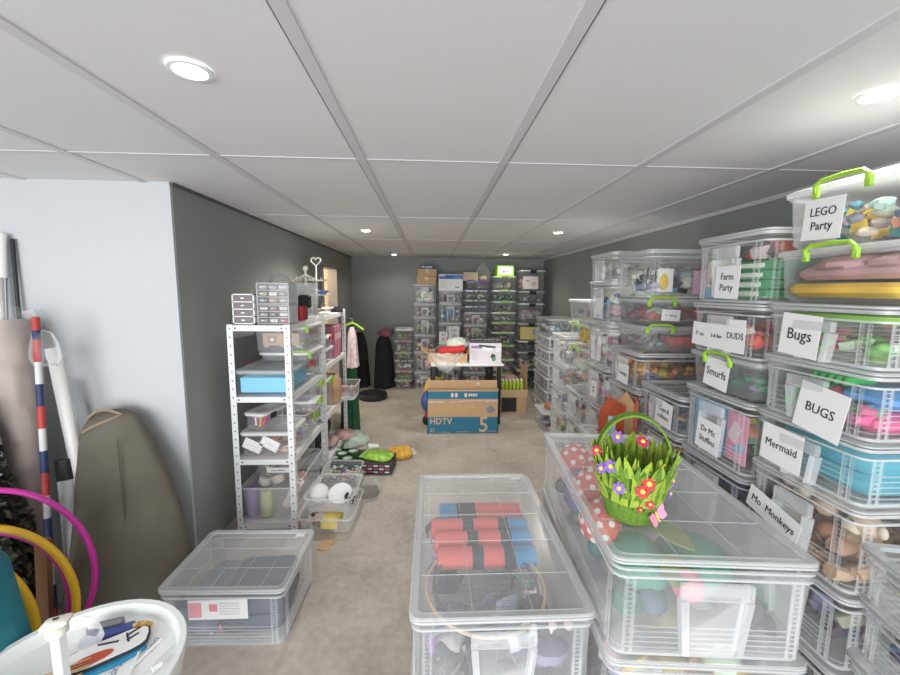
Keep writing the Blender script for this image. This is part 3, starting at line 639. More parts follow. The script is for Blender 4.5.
# A: by the shelf
CA = stack_crate('clear crate on the concrete floor beside the olive bag and white shelf', .545, .43, .285, (-.918, 1.855, 0), -.02, nx=4, ny=2, handle=False, sticker=True, hazy=True)
NAVY = mat('navy_cloth', (.03, .045, .09), .7, noise=(8, .2))
inside(cloth_fold(.3, .34, .16, NAVY, 2, 9), 'sleeping_bag', CA, 'dark navy folded bag in the crate by the olive bag', 'bag', (.08, .0, .015), rz=.1)
inside(cloth_fold(.2, .36, .13, mat('slate_cloth', (.12, .15, .2), .7, noise=(8, .2)), 2, 10), 'sleeping_bag', CA, 'slate grey folded bag at left in the crate by the olive bag', 'bag', (-.14, .0, .015), rz=-.1)
o = MB().box((0, 0, .0), (.26, .003, .095), PAPER).box((-.1, -.002, 0), (.055, .002, .07), colmat((.75, .25, .3))).box((-.02, -.002, .01), (.035, .002, .035), colmat((.7, .15, .2)))
for k in range(5): o.box((.05, -.002, .03-.013*k), (.09, .002, .003), colmat((.5, .5, .5)))
inside(o, 'paper_wrapper', CA, 'white and pink printed wrapper behind front face of the floor crate', 'wrapper', (-.03, -.192, .165), rz=.02)
stuff('pink scraps on the bottom of the floor crate', CA, [(.7, .15, .3), (.5, .5, .52)], 10, 221, fillz=.3, size=.04, kinds='bp')
# ------------------------------------------------------------------ flower basket
FELT = mat('green_felt', (.12, .23, .025), .95, noise=(90, .25)); FELT2 = mat('lime_felt', (.31, .43, .05), .95, noise=(90, .15)); FELT3 = mat('mid_green_felt', (.14, .26, .03), .95, noise=(90, .2))
fb = thing('felt_flower_basket', 'green felt grass basket with flowers on the mushroom crate lid', 'basket', (.655, 1.2, .8745))
MB().lathe([(.074, 0), (.077, .01), (.108, .19), (.104, .19), (.072, .012), (.001, .01)], FELT, 28).build('bucket', fb)
L = []
for i in range(29):
    a = PI*i/28; nx_, nz = -math.cos(a), math.sin(a); p = (-.112*math.cos(a), .0, .16+.175*math.sin(a)**.85)
    L.append([(p[0]+nx_*q, p[1]+s, p[2]+nz*q) for q, s in ((.003, -.021), (.003, .021), (-.003, .021), (-.003, -.021))])
MB().loft(L, FELT3, M=Matrix.Rotation(-.3, 4, 'Z')).build('handle', fb)
R = random.Random(8)
rows = [(.055, .062, FELT, 20, .004), (.07, .06, FELT2, 22, .008), (.095, .062, FELT, 20, .01), (.115, .06, FELT2, 22, .014), (.135, .06, FELT3, 20, .016), (.155, .06, FELT, 22, .02), (.17, .06, FELT2, 24, .02)]
for ri, (z, hh, m, n, off) in enumerate(rows):
    o = MB()
    for i in range(n):
        a = 2*PI*(i+R.uniform(-.3, .3))/n; h = hh*R.uniform(.8, 1.2); bend = R.uniform(-.02, .02); out = R.uniform(-.002, .013)
        T = Matrix.Rotation(a, 4, 'Z'); w = R.uniform(.009, .014); Lp = []
        for k in range(5):
            q = k/4; r_ = .0755+.172*(z+h*q)*1.0+.002+off*.4+out*q*q; y = bend*q*q; ww = w*(1-q**1.6)+.0012
            Lp.append([(r_, y-ww, z+h*q), (r_+.0035, y-ww, z+h*q), (r_+.0035, y+ww, z+h*q), (r_, y+ww, z+h*q)])
        o.loft(Lp, m, M=T)
    o.build('grass_fringe', fb)
for rad, m, n, z0, hh in ((.09, FELT2, 24, .13, .1), (.07, FELT3, 14, .12, .08)):
    o = MB()
    for i in range(n):
        a = 2*PI*(i+R.uniform(-.3, .3))/n; h = hh*R.uniform(.8, 1.15); T = Matrix.Rotation(a, 4, 'Z'); w = R.uniform(.007, .01); bend = R.uniform(-.02, .02); Lp = []
        for k in range(5):
            q = k/4; r_ = rad+.01*q; y = bend*q*q; ww = w*(1-q**1.8)+.001
            Lp.append([(r_, y-ww, z0+h*q), (r_+.003, y-ww, z0+h*q), (r_+.003, y+ww, z0+h*q), (r_, y+ww, z0+h*q)])
        o.loft(Lp, m, M=T)
    o.build('inner_grass', fb)
fl = {'red': mat('felt_red', (.68, .06, .08), .9), 'purple': mat('felt_purple', (.28, .14, .55), .9), 'crimson': mat('felt_crimson', (.6, .03, .12), .9)}; YEL = mat('felt_yellow', (.85, .65, .1), .9)
def flower(parent, p, n, r, m):
    n = Vector(n).normalized(); T = Matrix.Translation(p) @ n.to_track_quat('Z', 'Y').to_matrix().to_4x4(); o = MB()
    for k in range(7):
        a = 2*PI*k/7; o.ball((r*.62*math.cos(a), r*.62*math.sin(a), 0), (r*.42, r*.27, .003), m, 10, rot=(0, 0, a), M=T)
    f = o.build('flower', parent); MB().ball((0, 0, .003), (r*.36, r*.36, .005), YEL, 10, M=T).build('flower_centre', f)
for p, n, r, m in (((-.012, -.122, .163), (0, -1, .5), .022, 'red'), ((-.027, -.117, .137), (-.2, -1, .4), .02, 'red'), ((-.09, -.1, .14), (-.6, -1, .3), .018, 'purple'), ((-.105, -.07, .195), (-.6, -.9, .3), .019, 'purple'),
                   ((-.125, -.05, .18), (-.9, -.6, .3), .017, 'purple'), ((-.13, -.02, .225), (-.5, -.8, .6), .016, 'crimson'), ((-.04, .03, .25), (0, -1, .4), .02, 'purple'), ((.03, .0, .245), (0, -.8, .8), .02, 'crimson'),
                   ((.005, -.106, .09), (0, -1, .6), .014, 'crimson'), ((.1, -.058, .14), (1, -.6, .2), .016, 'purple'), ((.092, -.062, .1), (1, -.7, .2), .014, 'purple'), ((-.02, -.099, .07), (0, -1, .3), .009, 'crimson'), ((.106, -.045, .18), (1, -.5, .2), .015, 'purple')):
    flower(fb, p, n, r*1.08, fl[m])
BP = mat('butterfly_pink', (.85, .32, .5), .8); bt_ = MB()
T = Matrix.Translation((.045, -.08, .035)) @ Matrix.Rotation(-.5, 4, 'Y') @ Matrix.Rotation(.4, 4, 'Z')
for s in (-1, 1):
    bt_.add([(0, 0, 0), (s*.012, -.008, .026), (s*.034, -.014, .03), (s*.03, -.01, .006), (s*.03, -.012, -.014), (s*.012, -.006, -.018),
             (0, .003, 0), (s*.012, -.004, .026), (s*.034, -.01, .03), (s*.03, -.006, .006), (s*.03, -.008, -.014), (s*.012, -.002, -.018)],
            [[0, 1, 2, 3], [0, 3, 4, 5], [6, 9, 8, 7], [6, 11, 10, 9], [1, 7, 8, 2], [2, 8, 9, 3], [3, 9, 10, 4], [4, 10, 11, 5]], BP, T)
bt_.tube([(0, -.003, -.018), (0, -.005, .02)], .003, YEL, 6, M=T).build('butterfly', fb)
# little painted houses behind the basket
HB = mat('house_brown', (.42, .24, .12), .8, noise=(20, .2)); HR = mat('house_orange_red', (.4, .07, .025), .6); HL = mat('house_pale_blue', (.35, .55, .65), .7)
for i, (x, y, z0, s, lab) in enumerate(((1.0, 2.1, .8, 1.0, 'small wooden house, orange-red roof, left of the two behind the basket'), (1.11, 2.16, .8, 1.12, 'small wooden house, brown front, right of the two behind the basket'))):
    t = thing('toy_house', lab, 'toy house', (x, y, z0), .35 if i == 0 else -.5, 'toy houses behind the basket')
    w, h, d = .1*s, .19*s, .06
    pts = [(-w/2, 0), (w/2, 0), (w/2, h*.8), (0.01, h*1.12), (-w/2, h*.75)]
    MB().poly(pts, -d/2, d/2, HR if i == 0 else HB, M=Matrix.Rotation(PI/2, 4, 'X')).build('wall', t)
    MB().poly([(-w*.42, .01), (w*.1, .01), (w*.1, h*.6), (-w*.42, h*.66)], d/2, d/2+.004, HL, M=Matrix.Rotation(PI/2, 4, 'X')).build('painted_front', t)
    r_ = MB(); r_.box((w/2+.008, 0, h*.45), (.016, d+.03, h*.95), HR); r_.build('roof', t)
c = stack_crate('clear crate on the floor behind the large crates carrying the toy houses', .3, .3, .4, (1.04, 2.13, 0), -.05, nx=1, ny=1, handle=False); stuff('dark jumble in the crate below the box with toy houses', c, DARK, 16, 231)
c = stack_crate('clear crate directly under the two toy houses', .3, .3, .395, (1.04, 2.13, .402), -.05, nx=1, ny=1, handle=False); stuff('dark jumble in the crate directly under the toy houses', c, DARK, 16, 232)
# ================================================================== stacks at the back wall
YF = 6.25; DB = .55
def back_crate(label, x0, x1, z, h, kind='stack', group='crates stacked against the back wall', d=DB, **k):
    fn = stack_crate if kind == 'stack' else clip_crate
    kw = dict(fine=False, nx=1, ny=1) if kind == 'stack' else {}
    kw.update(k)
    return fn(label, x1-x0, d, h, ((x0+x1)/2, YF+d/2, z), 0, group, **kw)
def carton(label, x0, x1, z0, z1, y, d, m=CARD, name='cardboard_box', group=None, tape=True):
    t = thing(name, label, 'carton', ((x0+x1)/2, y+d/2, z0), 0, group); w = x1-x0; h = z1-z0
    MB().box((0, 0, h/2), (w, d, h-.001), m, bev=.004).build('body', t)
    if tape: MB().box((0, 0, h), (w*.98, .05, .002), mat('tape', (.5, .38, .25), .3)).box((0, -d/2-.0008, h-.03), (.05, .0016, .06), mat('tape', (.5, .38, .25), .3)).build('tape', t)
    return t
A = 'the leftmost tall back stack'
lv = [0, .29, .615, .887, 1.173, 1.378, 1.69]; pal = [PALES, MIX+[(.7, .6, .3)], PALES+DARK, PALES+[(.3, .4, .3)], PALES+[(.4, .5, .4)], [(.85, .85, .85), (.7, .7, .7), (.5, .4, .35)]]
for i in range(6):
    c = back_crate('clear front crate %s of %s' % (ORD[5-i], A), -.275, .069, lv[i], lv[i+1]-lv[i]-.002); stuff('jumble in crate %s of %s' % (ORD[5-i], A), c, pal[i], 34, 301+i, kinds='bcp')
carton('brown carton lower of two on the leftmost tall back stack', -.235, .07, 1.69, 1.81, YF+.05, .4, group='brown cartons near the ceiling')
carton('brown carton upper of two on the leftmost tall back stack', -.215, .078, 1.812, 1.93, YF+.06, .38, group='brown cartons near the ceiling')
o = MB().box((0, 0, .03), (.22, .2, .06), colmat((.05, .1, .25)), bev=.01).box((.02, -.101, .03), (.12, .002, .03), colmat((.4, .6, .75))).box((-.07, -.101, .035), (.04, .002, .03), colmat((.6, .6, .6)))
ob = o.build('flat_pack', None, loc=(-.07, YF+.24, 1.931)); tag(ob, 'dark blue flat pack on the upper brown carton', 'pack')
Bn = 'the back stack under the printer carton'
lv = [0, .36, .73, 1.08, 1.397, 1.585]; pal = [MIX, PALES, PALES+[(.2, .2, .22)], [(.15, .35, .5), (.1, .2, .35), (.6, .25, .15), (.7, .7, .7), (.2, .4, .25)], [(.2, .2, .35), (.75, .75, .75), (.55, .3, .2)]]
for i in range(5):
    c = back_crate('clear front crate %s of %s' % (ORD[4-i], Bn), .118, .482, lv[i], lv[i+1]-lv[i]-.002)
    stuff('jumble in crate %s of %s' % (ORD[4-i], Bn), c, pal[i], 34, 311+i, kinds='bpb')
    if i == 2:
        for k, (x, z, w, h) in enumerate(((-.11, .1, .13, .2), (.06, .15, .17, .28))):
            o = MB().box((0, 0, 0), (w, .03, h), PAPER); o.box((0, -.016, -.02), (w*.4, .002, h*.25), colmat((.7, .5, .4))); o.box((0, -.016, h*.25), (w*.5, .002, .02), colmat((.45, .45, .45))); o.box((0, -.016, h*.38), (w*.6, .002, .008), colmat((.6, .6, .6)))
            inside(o, 'white_box', c, 'white printed box, %s, in the crate above table level' % ['smaller left one', 'taller right one'][k], 'box', (x, -.24, z+.01), group='white printed boxes')
t = carton('white and blue printer carton topping the second tall back stack', .112, .49, 1.585, 1.85, YF+.02, .45, m=mat('white_carton', (.8, .8, .8), .7), name='printer_carton', tape=False)
w, h = .378, .265
o = MB().box((0, -.2255, h-.045), (w-.01, .002, .06), mat('carton_blue', (.03, .13, .45), .6)).build('blue_band', t)
o = MB().poly([(-.18, .225), (-.1, .225), (-.08, .25), (-.18, .25)], .2262, .2275, PAPER, M=Matrix.Rotation(PI/2, 4, 'X')).build('logo_panel', t)
lettering('brother', .04, mat('carton_blue', (.03, .13, .45), .6), t, Matrix.Translation((-.125, -.2285, .236)) @ FRONT)
lettering('HL-L23', .03, PAPER, t, Matrix.Translation((.11, -.228, .213)) @ FRONT)
o = MB()
for k in range(3): o.box((-.12, -.2255, .14-.04*k), (.07, .001, .006), colmat((.5, .5, .5)))
o.box((.1, -.2255, .06), (.06, .001, .02), colmat((.3, .3, .3))).build('print', t)
Cn = 'the middle back stack'
lv = [0, .28, .56, .84, 1.051, 1.258]; pal = [DARK+[(.5, .4, .2)], MIX, DARK+PALES, [(.55, .36, .2), (.7, .7, .7), (.6, .5, .4)], [(.3, .2, .15), (.75, .7, .65), (.5, .4, .35)]]
for i in range(5):
    c = back_crate('clear front crate %s in crates of %s' % (ORD[4-i], Cn), .517, .881, lv[i], lv[i+1]-lv[i]-.002); stuff('jumble in crate %s of %s' % (ORD[4-i], Cn), c, pal[i], 34, 321+i, kinds='bs')
PL = plastic('purple_lid', (.3, .22, .5), .8); LG = mat('lime_lid', (.4, .75, .2), .4); BLL = plastic('pale_blue_lid', (.5, .65, .75), .8)
for i, (z, h, lc, lab, pl_) in enumerate(((1.26, .095, BLL, 'purple tub with pale blue lid, lowest of four coloured tubs in middle back stack', PURP), (1.357, .095, LG, 'purple tub with lime green lid in the middle back stack', PURP),
                                    (1.454, .15, WHITELID, 'white lidded tub of pale things above the lime lid in the middle back stack', [(.8, .8, .82), (.75, .75, .8)]), (1.606, .14, PL, 'purple lidded tub at top of the middle back stack', PURP+[(.6, .3, .4)]))):
    dx = (-.005, -.008, 0, .02)[i]
    c = back_crate(lab, .51+dx, .9+dx, z, h, kind='clip', clips=(-.11, .11), clipcol=mat('purple_clip', (.15, .08, .25), .5), lidcol=lc)
    stuff('contents of the %s' % ['pale blue lid tub', 'lime green lid tub', 'white lid tub in the middle back stack', 'purple lid tub'][i], c, pl_, 22, 331+i, fillz=.95, kinds='bc')
carton('tan carton lying on the purple lidded tub', .5, .74, 1.747, 1.89, YF+.08, .35, m=mat('tan_box', (.55, .45, .32), .8), tape=False)
o = MB(); R = random.Random(3)
o.loft([[(x*(1+R.uniform(-.1, .1)), y*(1+R.uniform(-.1, .1)), z) for x, y, z in circ(r, zz, 12, ry=r*.8)] for r, zz in ((.11, 0), (.125, .08), (.1, .17), (.05, .25), (.015, .29), (.03, .31))], FILM)
o.ball((0, 0, .05), (.08, .07, .045), colmat((.6, .5, .35)))
ob = o.build('plastic_bag', None, loc=(.83, YF+.22, 1.747)); tag(ob, 'clear gathered plastic bag beside tan carton on the middle back stack', 'plastic bag')
Dn = 'the back stack under the lime box'
lv = [0, .25, .5, .73, .94, 1.1, 1.26, 1.435, 1.61, 1.83]; pal = [MIX, PINKS+PALES, PALES+[(.6, .4, .3)], [(.08, .08, .08), (.7, .7, .7)], [(.35, .2, .2), (.45, .25, .25)], [(.5, .5, .5), (.3, .3, .3), (.65, .7, .6)], PALES, [(.05, .05, .06), (.7, .75, .8), (.1, .3, .45)], [(.6, .5, .45), (.7, .7, .7), (.5, .45, .5)], [(.75, .35, .2), (.75, .65, .6), (.5, .5, .5)]]
for i in range(9):
    c = back_crate('clear tub with lime clip, %s of %s' % (ORD[8-i], Dn), .965, 1.35, lv[i], lv[i+1]-lv[i]-.002, kind='clip', taper=.06, lidcol=[plastic('lime_tint_lid', (.62, .8, .5), .75), WHITELID][i % 2])
    stuff('jumble in tub %s of %s' % (ORD[8-i], Dn), c, pal[i+(i > 7)], 28, 341+i)
GB = mat('lime_box', (.45, .85, .12), .5)
t = carton('lime green box with white panel topping the fourth back stack', 1.04, 1.31, 1.83, 2.0, YF+.06, .3, m=GB, name='lime_box', tape=False)
MB().box((0, -.151, .09), (.225, .002, .12), PAPER).build('front_panel', t)
MB().box((-.03, -.153, .07), (.03, .002, .03), colmat((.2, .2, .2))).box((.03, -.153, .07), (.03, .002, .035), colmat((.75, .45, .4))).build('print', t)
En = 'the rightmost back stack'
lv = [0, .32, .62, .8, 1.09, 1.405, 1.6, 1.93]; pal = [DARK, MIX, DARK, [(.75, .6, .2), (.7, .6, .35), (.75, .7, .6)], [(.4, .35, .38), (.6, .5, .45), (.5, .45, .5)], PALES+DARK, PINKS+[(.85, .85, .8)]]
for i in range(7):
    c = back_crate('clear tub with black latch, %s of %s' % (ORD[6-i], En), 1.4, 1.81, lv[i], lv[i+1]-lv[i]-.002, kind='clip', taper=.05, latch=False, lidcol=[WHITELID, RIM][i % 2])
    MB().box((0, -DB/2-.006, lv[i+1]-lv[i]-.03), (.1, .016, .055), BLACK, bev=.004).build('latch', c)
    stuff('jumble in tub %s of %s' % (ORD[6-i], En), c, pal[i], 28, 361+i, kinds='bcs')
    if i == 6: inside(MB().box((0, 0, 0), (.24, .004, .2), mat('pale_pink_sheet', (.8, .72, .7), .8)).box((-.05, -.003, .03), (.06, .001, .02), colmat((.3, .3, .3))).box((.05, -.003, -.02), (.07, .001, .06), colmat((.75, .4, .45))), 'printed_sheet', c, 'pale pink printed sheet in the topmost tub of the rightmost back stack', 'paper', (-.03, -.235, .13))
    if i == 3: inside(MB().box((0, 0, 0), (.3, .006, .2), mat('yellow_sheet', (.72, .58, .22), .8)).ball((.08, -.004, .02), (.035, .003, .05), colmat((.2, .35, .6))), 'printed_sheet', c, 'yellow sheet with blue figure in a tub of the rightmost back stack', 'paper', (-.02, -.23, .12))
Ln = 'the low stack at left of the back wall'
lv = [0, .16, .31, .485, .61, .8, .98]; pal = [DARK+PINKS, [(.4, .3, .15), (.3, .35, .15), (.6, .5, .2)], [(.75, .75, .72), (.6, .4, .35)], [(.6, .35, .3), (.6, .6, .6), (.2, .15, .15)], [(.75, .75, .75), (.3, .3, .3)], [(.2, .4, .15), (.3, .5, .25), (.6, .3, .3)]]
for i in range(6):
    c = back_crate('clear lidded tub, %s of %s' % (ORD[5-i], Ln), -.595+.01*(i % 2), -.31+.012*(i % 3), lv[i], lv[i+1]-lv[i]-.002, kind='clip', d=.42, latch=i != 5, clipcol=[GREEN, mat('red_clip', (.5, .06, .05), .4), BLACK][i % 3], lidcol=RIM if i != 5 else WHITELID)
    stuff('jumble in tub %s of %s' % (ORD[5-i], Ln), c, pal[i], 26, 371+i)
# black hanging clothes
def drape(w, d, h, m, n=28, seed=0, flare=.25, amp=.14):
    R = random.Random(seed); ph = [R.uniform(0, 6) for _ in range(4)]; o = MB(); Ls = []
    for k in range(9):
        q = k/8; s = 1-flare*q if q < .85 else (1-flare)*(1-(q-.85)*3.5)
        Ls.append([(w/2*s*math.cos(2*PI*i/n)*(1+amp*(1-q)*math.sin(5*2*PI*i/n+ph[0])), d/2*s*math.sin(2*PI*i/n)*(1+amp*1.5*(1-q)*math.sin(7*2*PI*i/n+ph[1])), h*q) for i in range(n)])
    return o.loft(Ls, m)
BC = mat('black_cloth', (.012, .012, .014), .9, noise=(6, .3))
ob = drape(.34, .36, .86, BC, seed=1).build('draped_costume', None, loc=(-.78, 6.45, 0)); tag(ob, 'black draped costume standing left of the low back stack', 'costume')
o = MB().ball((0, 0, .06), (.12, .1, .07), mat('dusty_red_cloth', (.25, .09, .1), .9, noise=(10, .3)), 14, wob=.1, rnd=random.Random(5)); o.box((.1, -.03, .08), (.08, .1, .1), colmat((.06, .08, .15)), (.2, .3, .1), bev=.02)
ob = o.build('folded_hat', None, loc=(-.74, 6.42, .84)); tag(ob, 'dusty red and navy hat on top of black costume', 'hat')
ob = drape(.3, .3, .9, BC, seed=2, flare=.35).build('draped_costume', None, loc=(-1.17, 6.5, 0)); tag(ob, 'black draped costume in back left corner by the doorway', 'costume')
ob = MB().lathe([(.2, 0), (.21, .02), (.21, .07), (.2, .085)], BLACK, 28).build('display_base', None, loc=(-.86, 5.75, 0)); tag(ob, 'low round black display base on the floor by the black costume', 'display base')
# ------------------------------------------------------------------ table and what is on it
TB = thing('folding_table', 'white topped table with black legs behind the television carton', 'table', (.42, 4.83, 0), .03)
MB().box((0, 0, .725), (.86, .56, .03), WHITE, bev=.006).build('tabletop', TB)
for x in (-.4, .38):
    for y in (-.25, .25): MB().box((x, y, .355), (.045, .045, .71), BLACK, bev=.004).build('leg', TB)
MB().box((0, .25, .2), (.8, .03, .03), BLACK).build('stretcher', TB)
t = thing('carton_tray', 'low open brown carton on left of the table', 'carton', (.19, 4.82, .741), .03); o = MB()
w, d, h = .46, .4, .11
for s in (-1, 1): o.box((s*w/2, 0, h/2), (.005, d, h), CARD); o.box((0, s*d/2, h/2), (w, .005, h), CARD)
o.box((0, 0, .003), (w, d, .005), CARD).build('body', t)
for s in (-1, 1): MB().box((s*(w/2+.045), 0, h+.02), (.1, d, .004), CARD, (0, -s*.55, 0)).build('flap', t)
ob = MB().loft([rr(.3, .22, .03, 3, 0), rr(.33, .24, .03, 3, .03), rr(.3, .22, .03, 3, .06)], mat('red_fabric', (.62, .03, .03), .7), M=Matrix.Rotation(-.12, 4, 'Y')).build('folded_cloth', None, loc=(.25, 4.76, .85)); tag(ob, 'red folded cloth lying across the open carton on the table', 'cloth')
ob = MB().ball((0, 0, .07), (.15, .12, .09), mat('pale_green_wrap', (.6, .68, .6), .6, noise=(14, .15)), 16, wob=.1, rnd=random.Random(6)).build('wrapped_bundle', None, loc=(.33, 4.95, .85)); tag(ob, 'pale green crumpled bundle behind the red cloth on the table', 'bundle')
ob = MB().box((0, 0, .04), (.1, .14, .08), colmat((.1, .1, .12)), bev=.02).build('pouch', None, loc=(.1, 4.93, .81)); tag(ob, 'small dark pouch left behind the red cloth on the table', 'pouch')
R = random.Random(12); o = MB(); vs = []; fs = []; n = 9
for i in range(n):
    for j in range(6): vs.append((-.2+.4*i/(n-1), -.02-.06*math.sin(PI*i/(n-1))+R.uniform(-.02, .02), .13-(.2*math.sin(PI*i/(n-1))+.03)*j/5+R.uniform(-.012, .012)))
for i in range(n-1):
    for j in range(5): fs.append([i*6+j, i*6+j+1, i*6+j+7, i*6+j+6])
o.add(vs, fs, plastic('crumpled_film', (.9, .9, .9), .32, .12, .5)); ob = o.build('plastic_bag', None, 15, (.17, 4.55, .75)); tag(ob, 'crumpled clear plastic bag hanging over front edge of the table', 'plastic bag')
t = thing('appliance_carton', 'white and lilac appliance carton with black lid on right of the table', 'carton', (.65, 4.8, .741), -.03)
MB().box((0, 0, .12), (.38, .34, .24), mat('lilac_white_carton', (.72, .66, .72), .6), bev=.003).build('body', t)
o = MB(); o.box((0, 0, .255), (.385, .35, .028), mat('dark_carton_lid', (.05, .045, .05), .5), bev=.003)
for k in range(7): o.box((-.15+.05*k, -.1+.03*(k % 3), .2705), (.03, .05, .001), colmat((.6, .6, .62)))
o.build('lid', t)
o = MB(); PU = colmat((.25, .2, .4)); DK = colmat((.05, .05, .06)); yf = -.1715
o.box((-.06, yf, .19), (.22, .002, .03), PU).box((.02, yf-.0015, .2), (.2, .002, .02), DK, (0, .1, 0)).box((.02, yf-.001, .16), (.12, .003, .05), PAPER, (0, .2, 0)).box((.09, yf-.001, .08), (.05, .003, .05), DK, (0, .5, 0)).ball((.1, yf-.001, .05), (.025, .003, .03), colmat((.1, .3, .1))).lathe([(.03, 0), (.03, .003)], PAPER, 16, M=Matrix.Translation((.15, yf, .16)) @ FRONT)
for k in range(5): o.box((-.13, yf, .13-.022*k), (.07, .001, .006), colmat((.5, .45, .5)))
o.build('print', t)
# under the table
for k, (x, y, z, s, c_, lab) in enumerate(((.0, 5.05, 0, (.28, .3, .3), (.05, .12, .35), 'blue folded fabric under left end of the table'), (.25, 5.0, 0, (.34, .3, .33), (.75, .5, .05), 'yellow crumpled fabric under the table'), (.62, 5.1, 0, (.3, .28, .34), (.3, .3, .3), 'grey bundle under right end of the table'), (.05, 5.35, 0, (.3, .2, .42), (.7, .55, .1), 'yellow upright pack behind the blue fabric under the table'))):
    ob = MB().ball((0, 0, s[2]/2), (s[0]/2, s[1]/2, s[2]/2), mat('bundle_%s' % lab.split()[0], c_, .7, noise=(9, .3)), 16, wob=.08, rnd=random.Random(20+k)).build('fabric_bundle', None, loc=(x, y, z)); tag(ob, lab, 'fabric', 'fabric bundles under the table')
t = thing('castor_toy', 'red and black wheel on the floor left of the television carton', 'wheel', (-.05, 4.58, .055), .2)
MB().lathe([(.03, -.02), (.055, -.018), (.055, .018), (.03, .02)], BLACK, 18, M=Matrix.Rotation(PI/2, 4, 'X')).build('tyre', t); MB().box((0, 0, .06), (.05, .05, .06), mat('red_plastic', (.55, .04, .03), .4), bev=.008).build('fork', t)
# open carton with green bottles
t = thing('open_carton', 'open brown carton holding green bottles, right of the table', 'carton', (1.07, 5.15, 0), .04); o = MB(); w, d, h = .34, .32, .3
o.box((0, 0, h/2), (w, d, h), CARD); o.build('body', t)
MB().box((-.0, -d/2-.004, h-.03), (w+.02, .006, .1), mat('pale_cardboard', (.62, .45, .26), .85), (.15, 0, 0)).build('front_flap', t); MB().box((-.06, -d/2-.002, .12), (.2, .004, .19), mat('carton_black_print', (.03, .03, .03), .8)).build('dark_print', t)
for s in (-1, 1): MB().box((s*w/2, 0, h+.16), (.005, d, .32), CARD).build('side_flap', t)
for k in range(12):
    b_ = thing('green_bottle', 'small green bottle with white cap standing in carton right of the table', 'bottle', (1.07-.125+.05*(k % 6), 5.06+.06*(k//6), h), group='green bottles in the open carton')
    MB().lathe([(.019, 0), (.021, .005), (.021, .1), (.01, .12)], mat('bottle_green', (.42, .55, .05), .4), 12).build('body', b_); MB().lathe([(.011, .118), (.011, .14)], PAPER, 10).build('cap', b_)
ob = MB().ball((0, 0, .08), (.13, .06, .08), colmat((.4, .25, .2)), 12, wob=.2, rnd=random.Random(31)).build('jar_lot', None, loc=(1.07, 5.25, h)); tag(ob, 'brown bundle behind green bottles in the open carton', 'bundle')
# ------------------------------------------------------------------ television carton
TV = thing('television_carton', 'brown and blue flat television carton standing on the floor before the table', 'carton', (.354, 4.33, 0), 0)
w, d, h = .795, .13, .505
o = MB(); 
for s in (-1, 1): o.box((s*(w/2-.003), 0, h/2), (.006, d, h), CARD); o.box((0, s*(d/2-.003), h/2+(.04 if s > 0 else 0)), (w, .006, h+(.08 if s > 0 else 0)), CARD)
o.box((0, 0, .003), (w-.01, d-.01, .005), CARD).build('body', TV)
TB_ = mat('carton_teal_blue', (.03, .17, .28), .7); TAN = mat('carton_tan_print', (.62, .43, .26), .85); GREYP = mat('carton_grey_print', (.22, .25, .3), .7); yf = -d/2-.0008
MB().box((0, yf, .1), (w-.012, .0016, .19), TB_).build('blue_panel', TV)
MB().box((0, yf, .445), (w-.012, .0016, .085), TB_).build('blue_panel', TV)
pale = mat('carton_white_print', (.72, .66, .58), .8)
MB().poly([(0, -.05), (.06, 0), (0, .05), (-.06, 0)], 0, .0016, GREYP, M=Matrix.Translation((.31, -d/2, .28)) @ FRONT).build('diamond_mark', TV)
yt = -d/2-.002
lettering('HDTV', .1, TAN, TV, Matrix.Translation((-.245, yt, .145)) @ FRONT, bold=.0022, sx=.93)
lettering('5', .25, TAN, TV, Matrix.Translation((.235, yt, .098)) @ FRONT, bold=.002, sx=.95)
lettering('32', .06, TAN, TV, Matrix.Translation((-.34, yt, .04)) @ FRONT, sx=.9)
lettering('SAMSUNG', .032, pale, TV, Matrix.Translation((-.3, yt, .367)) @ FRONT, sx=1.15, bold=.001)
for x, z, l in ((-.1, .368, .06), (-.02, .375, .05), (.08, .38, .12), (.19, .385, .08), (.32, .385, .13), (.32, .372, .14)): MB().box((x, yt, z), (l, .001, .006), pale).build('fine_print', TV)
for x, z, l in ((-.2, .02, .12), (.0, .024, .14), (.33, .03, .1), (-.26, .02, .05)): MB().box((x, yt, z), (l, .001, .004), TAN).build('fine_print', TV)
for x in (-.12, -.075, .03): MB().box((x, yt, .445), (.028, .001, .045), pale).build('icon', TV)
for i in range(4): MB().box((.07+.026*i, yt, .447), (.018, .001, .03), pale).build('icon', TV)
ob = MB().tube([(-.012, 0, 0), (-.014, 0, .025), (0, 0, .035), (.012, 0, .025), (.01, 0, 0)], .004, PAPER, 6).build('white_strap', TV); ob.location = (.18, 0.05, h+.02)
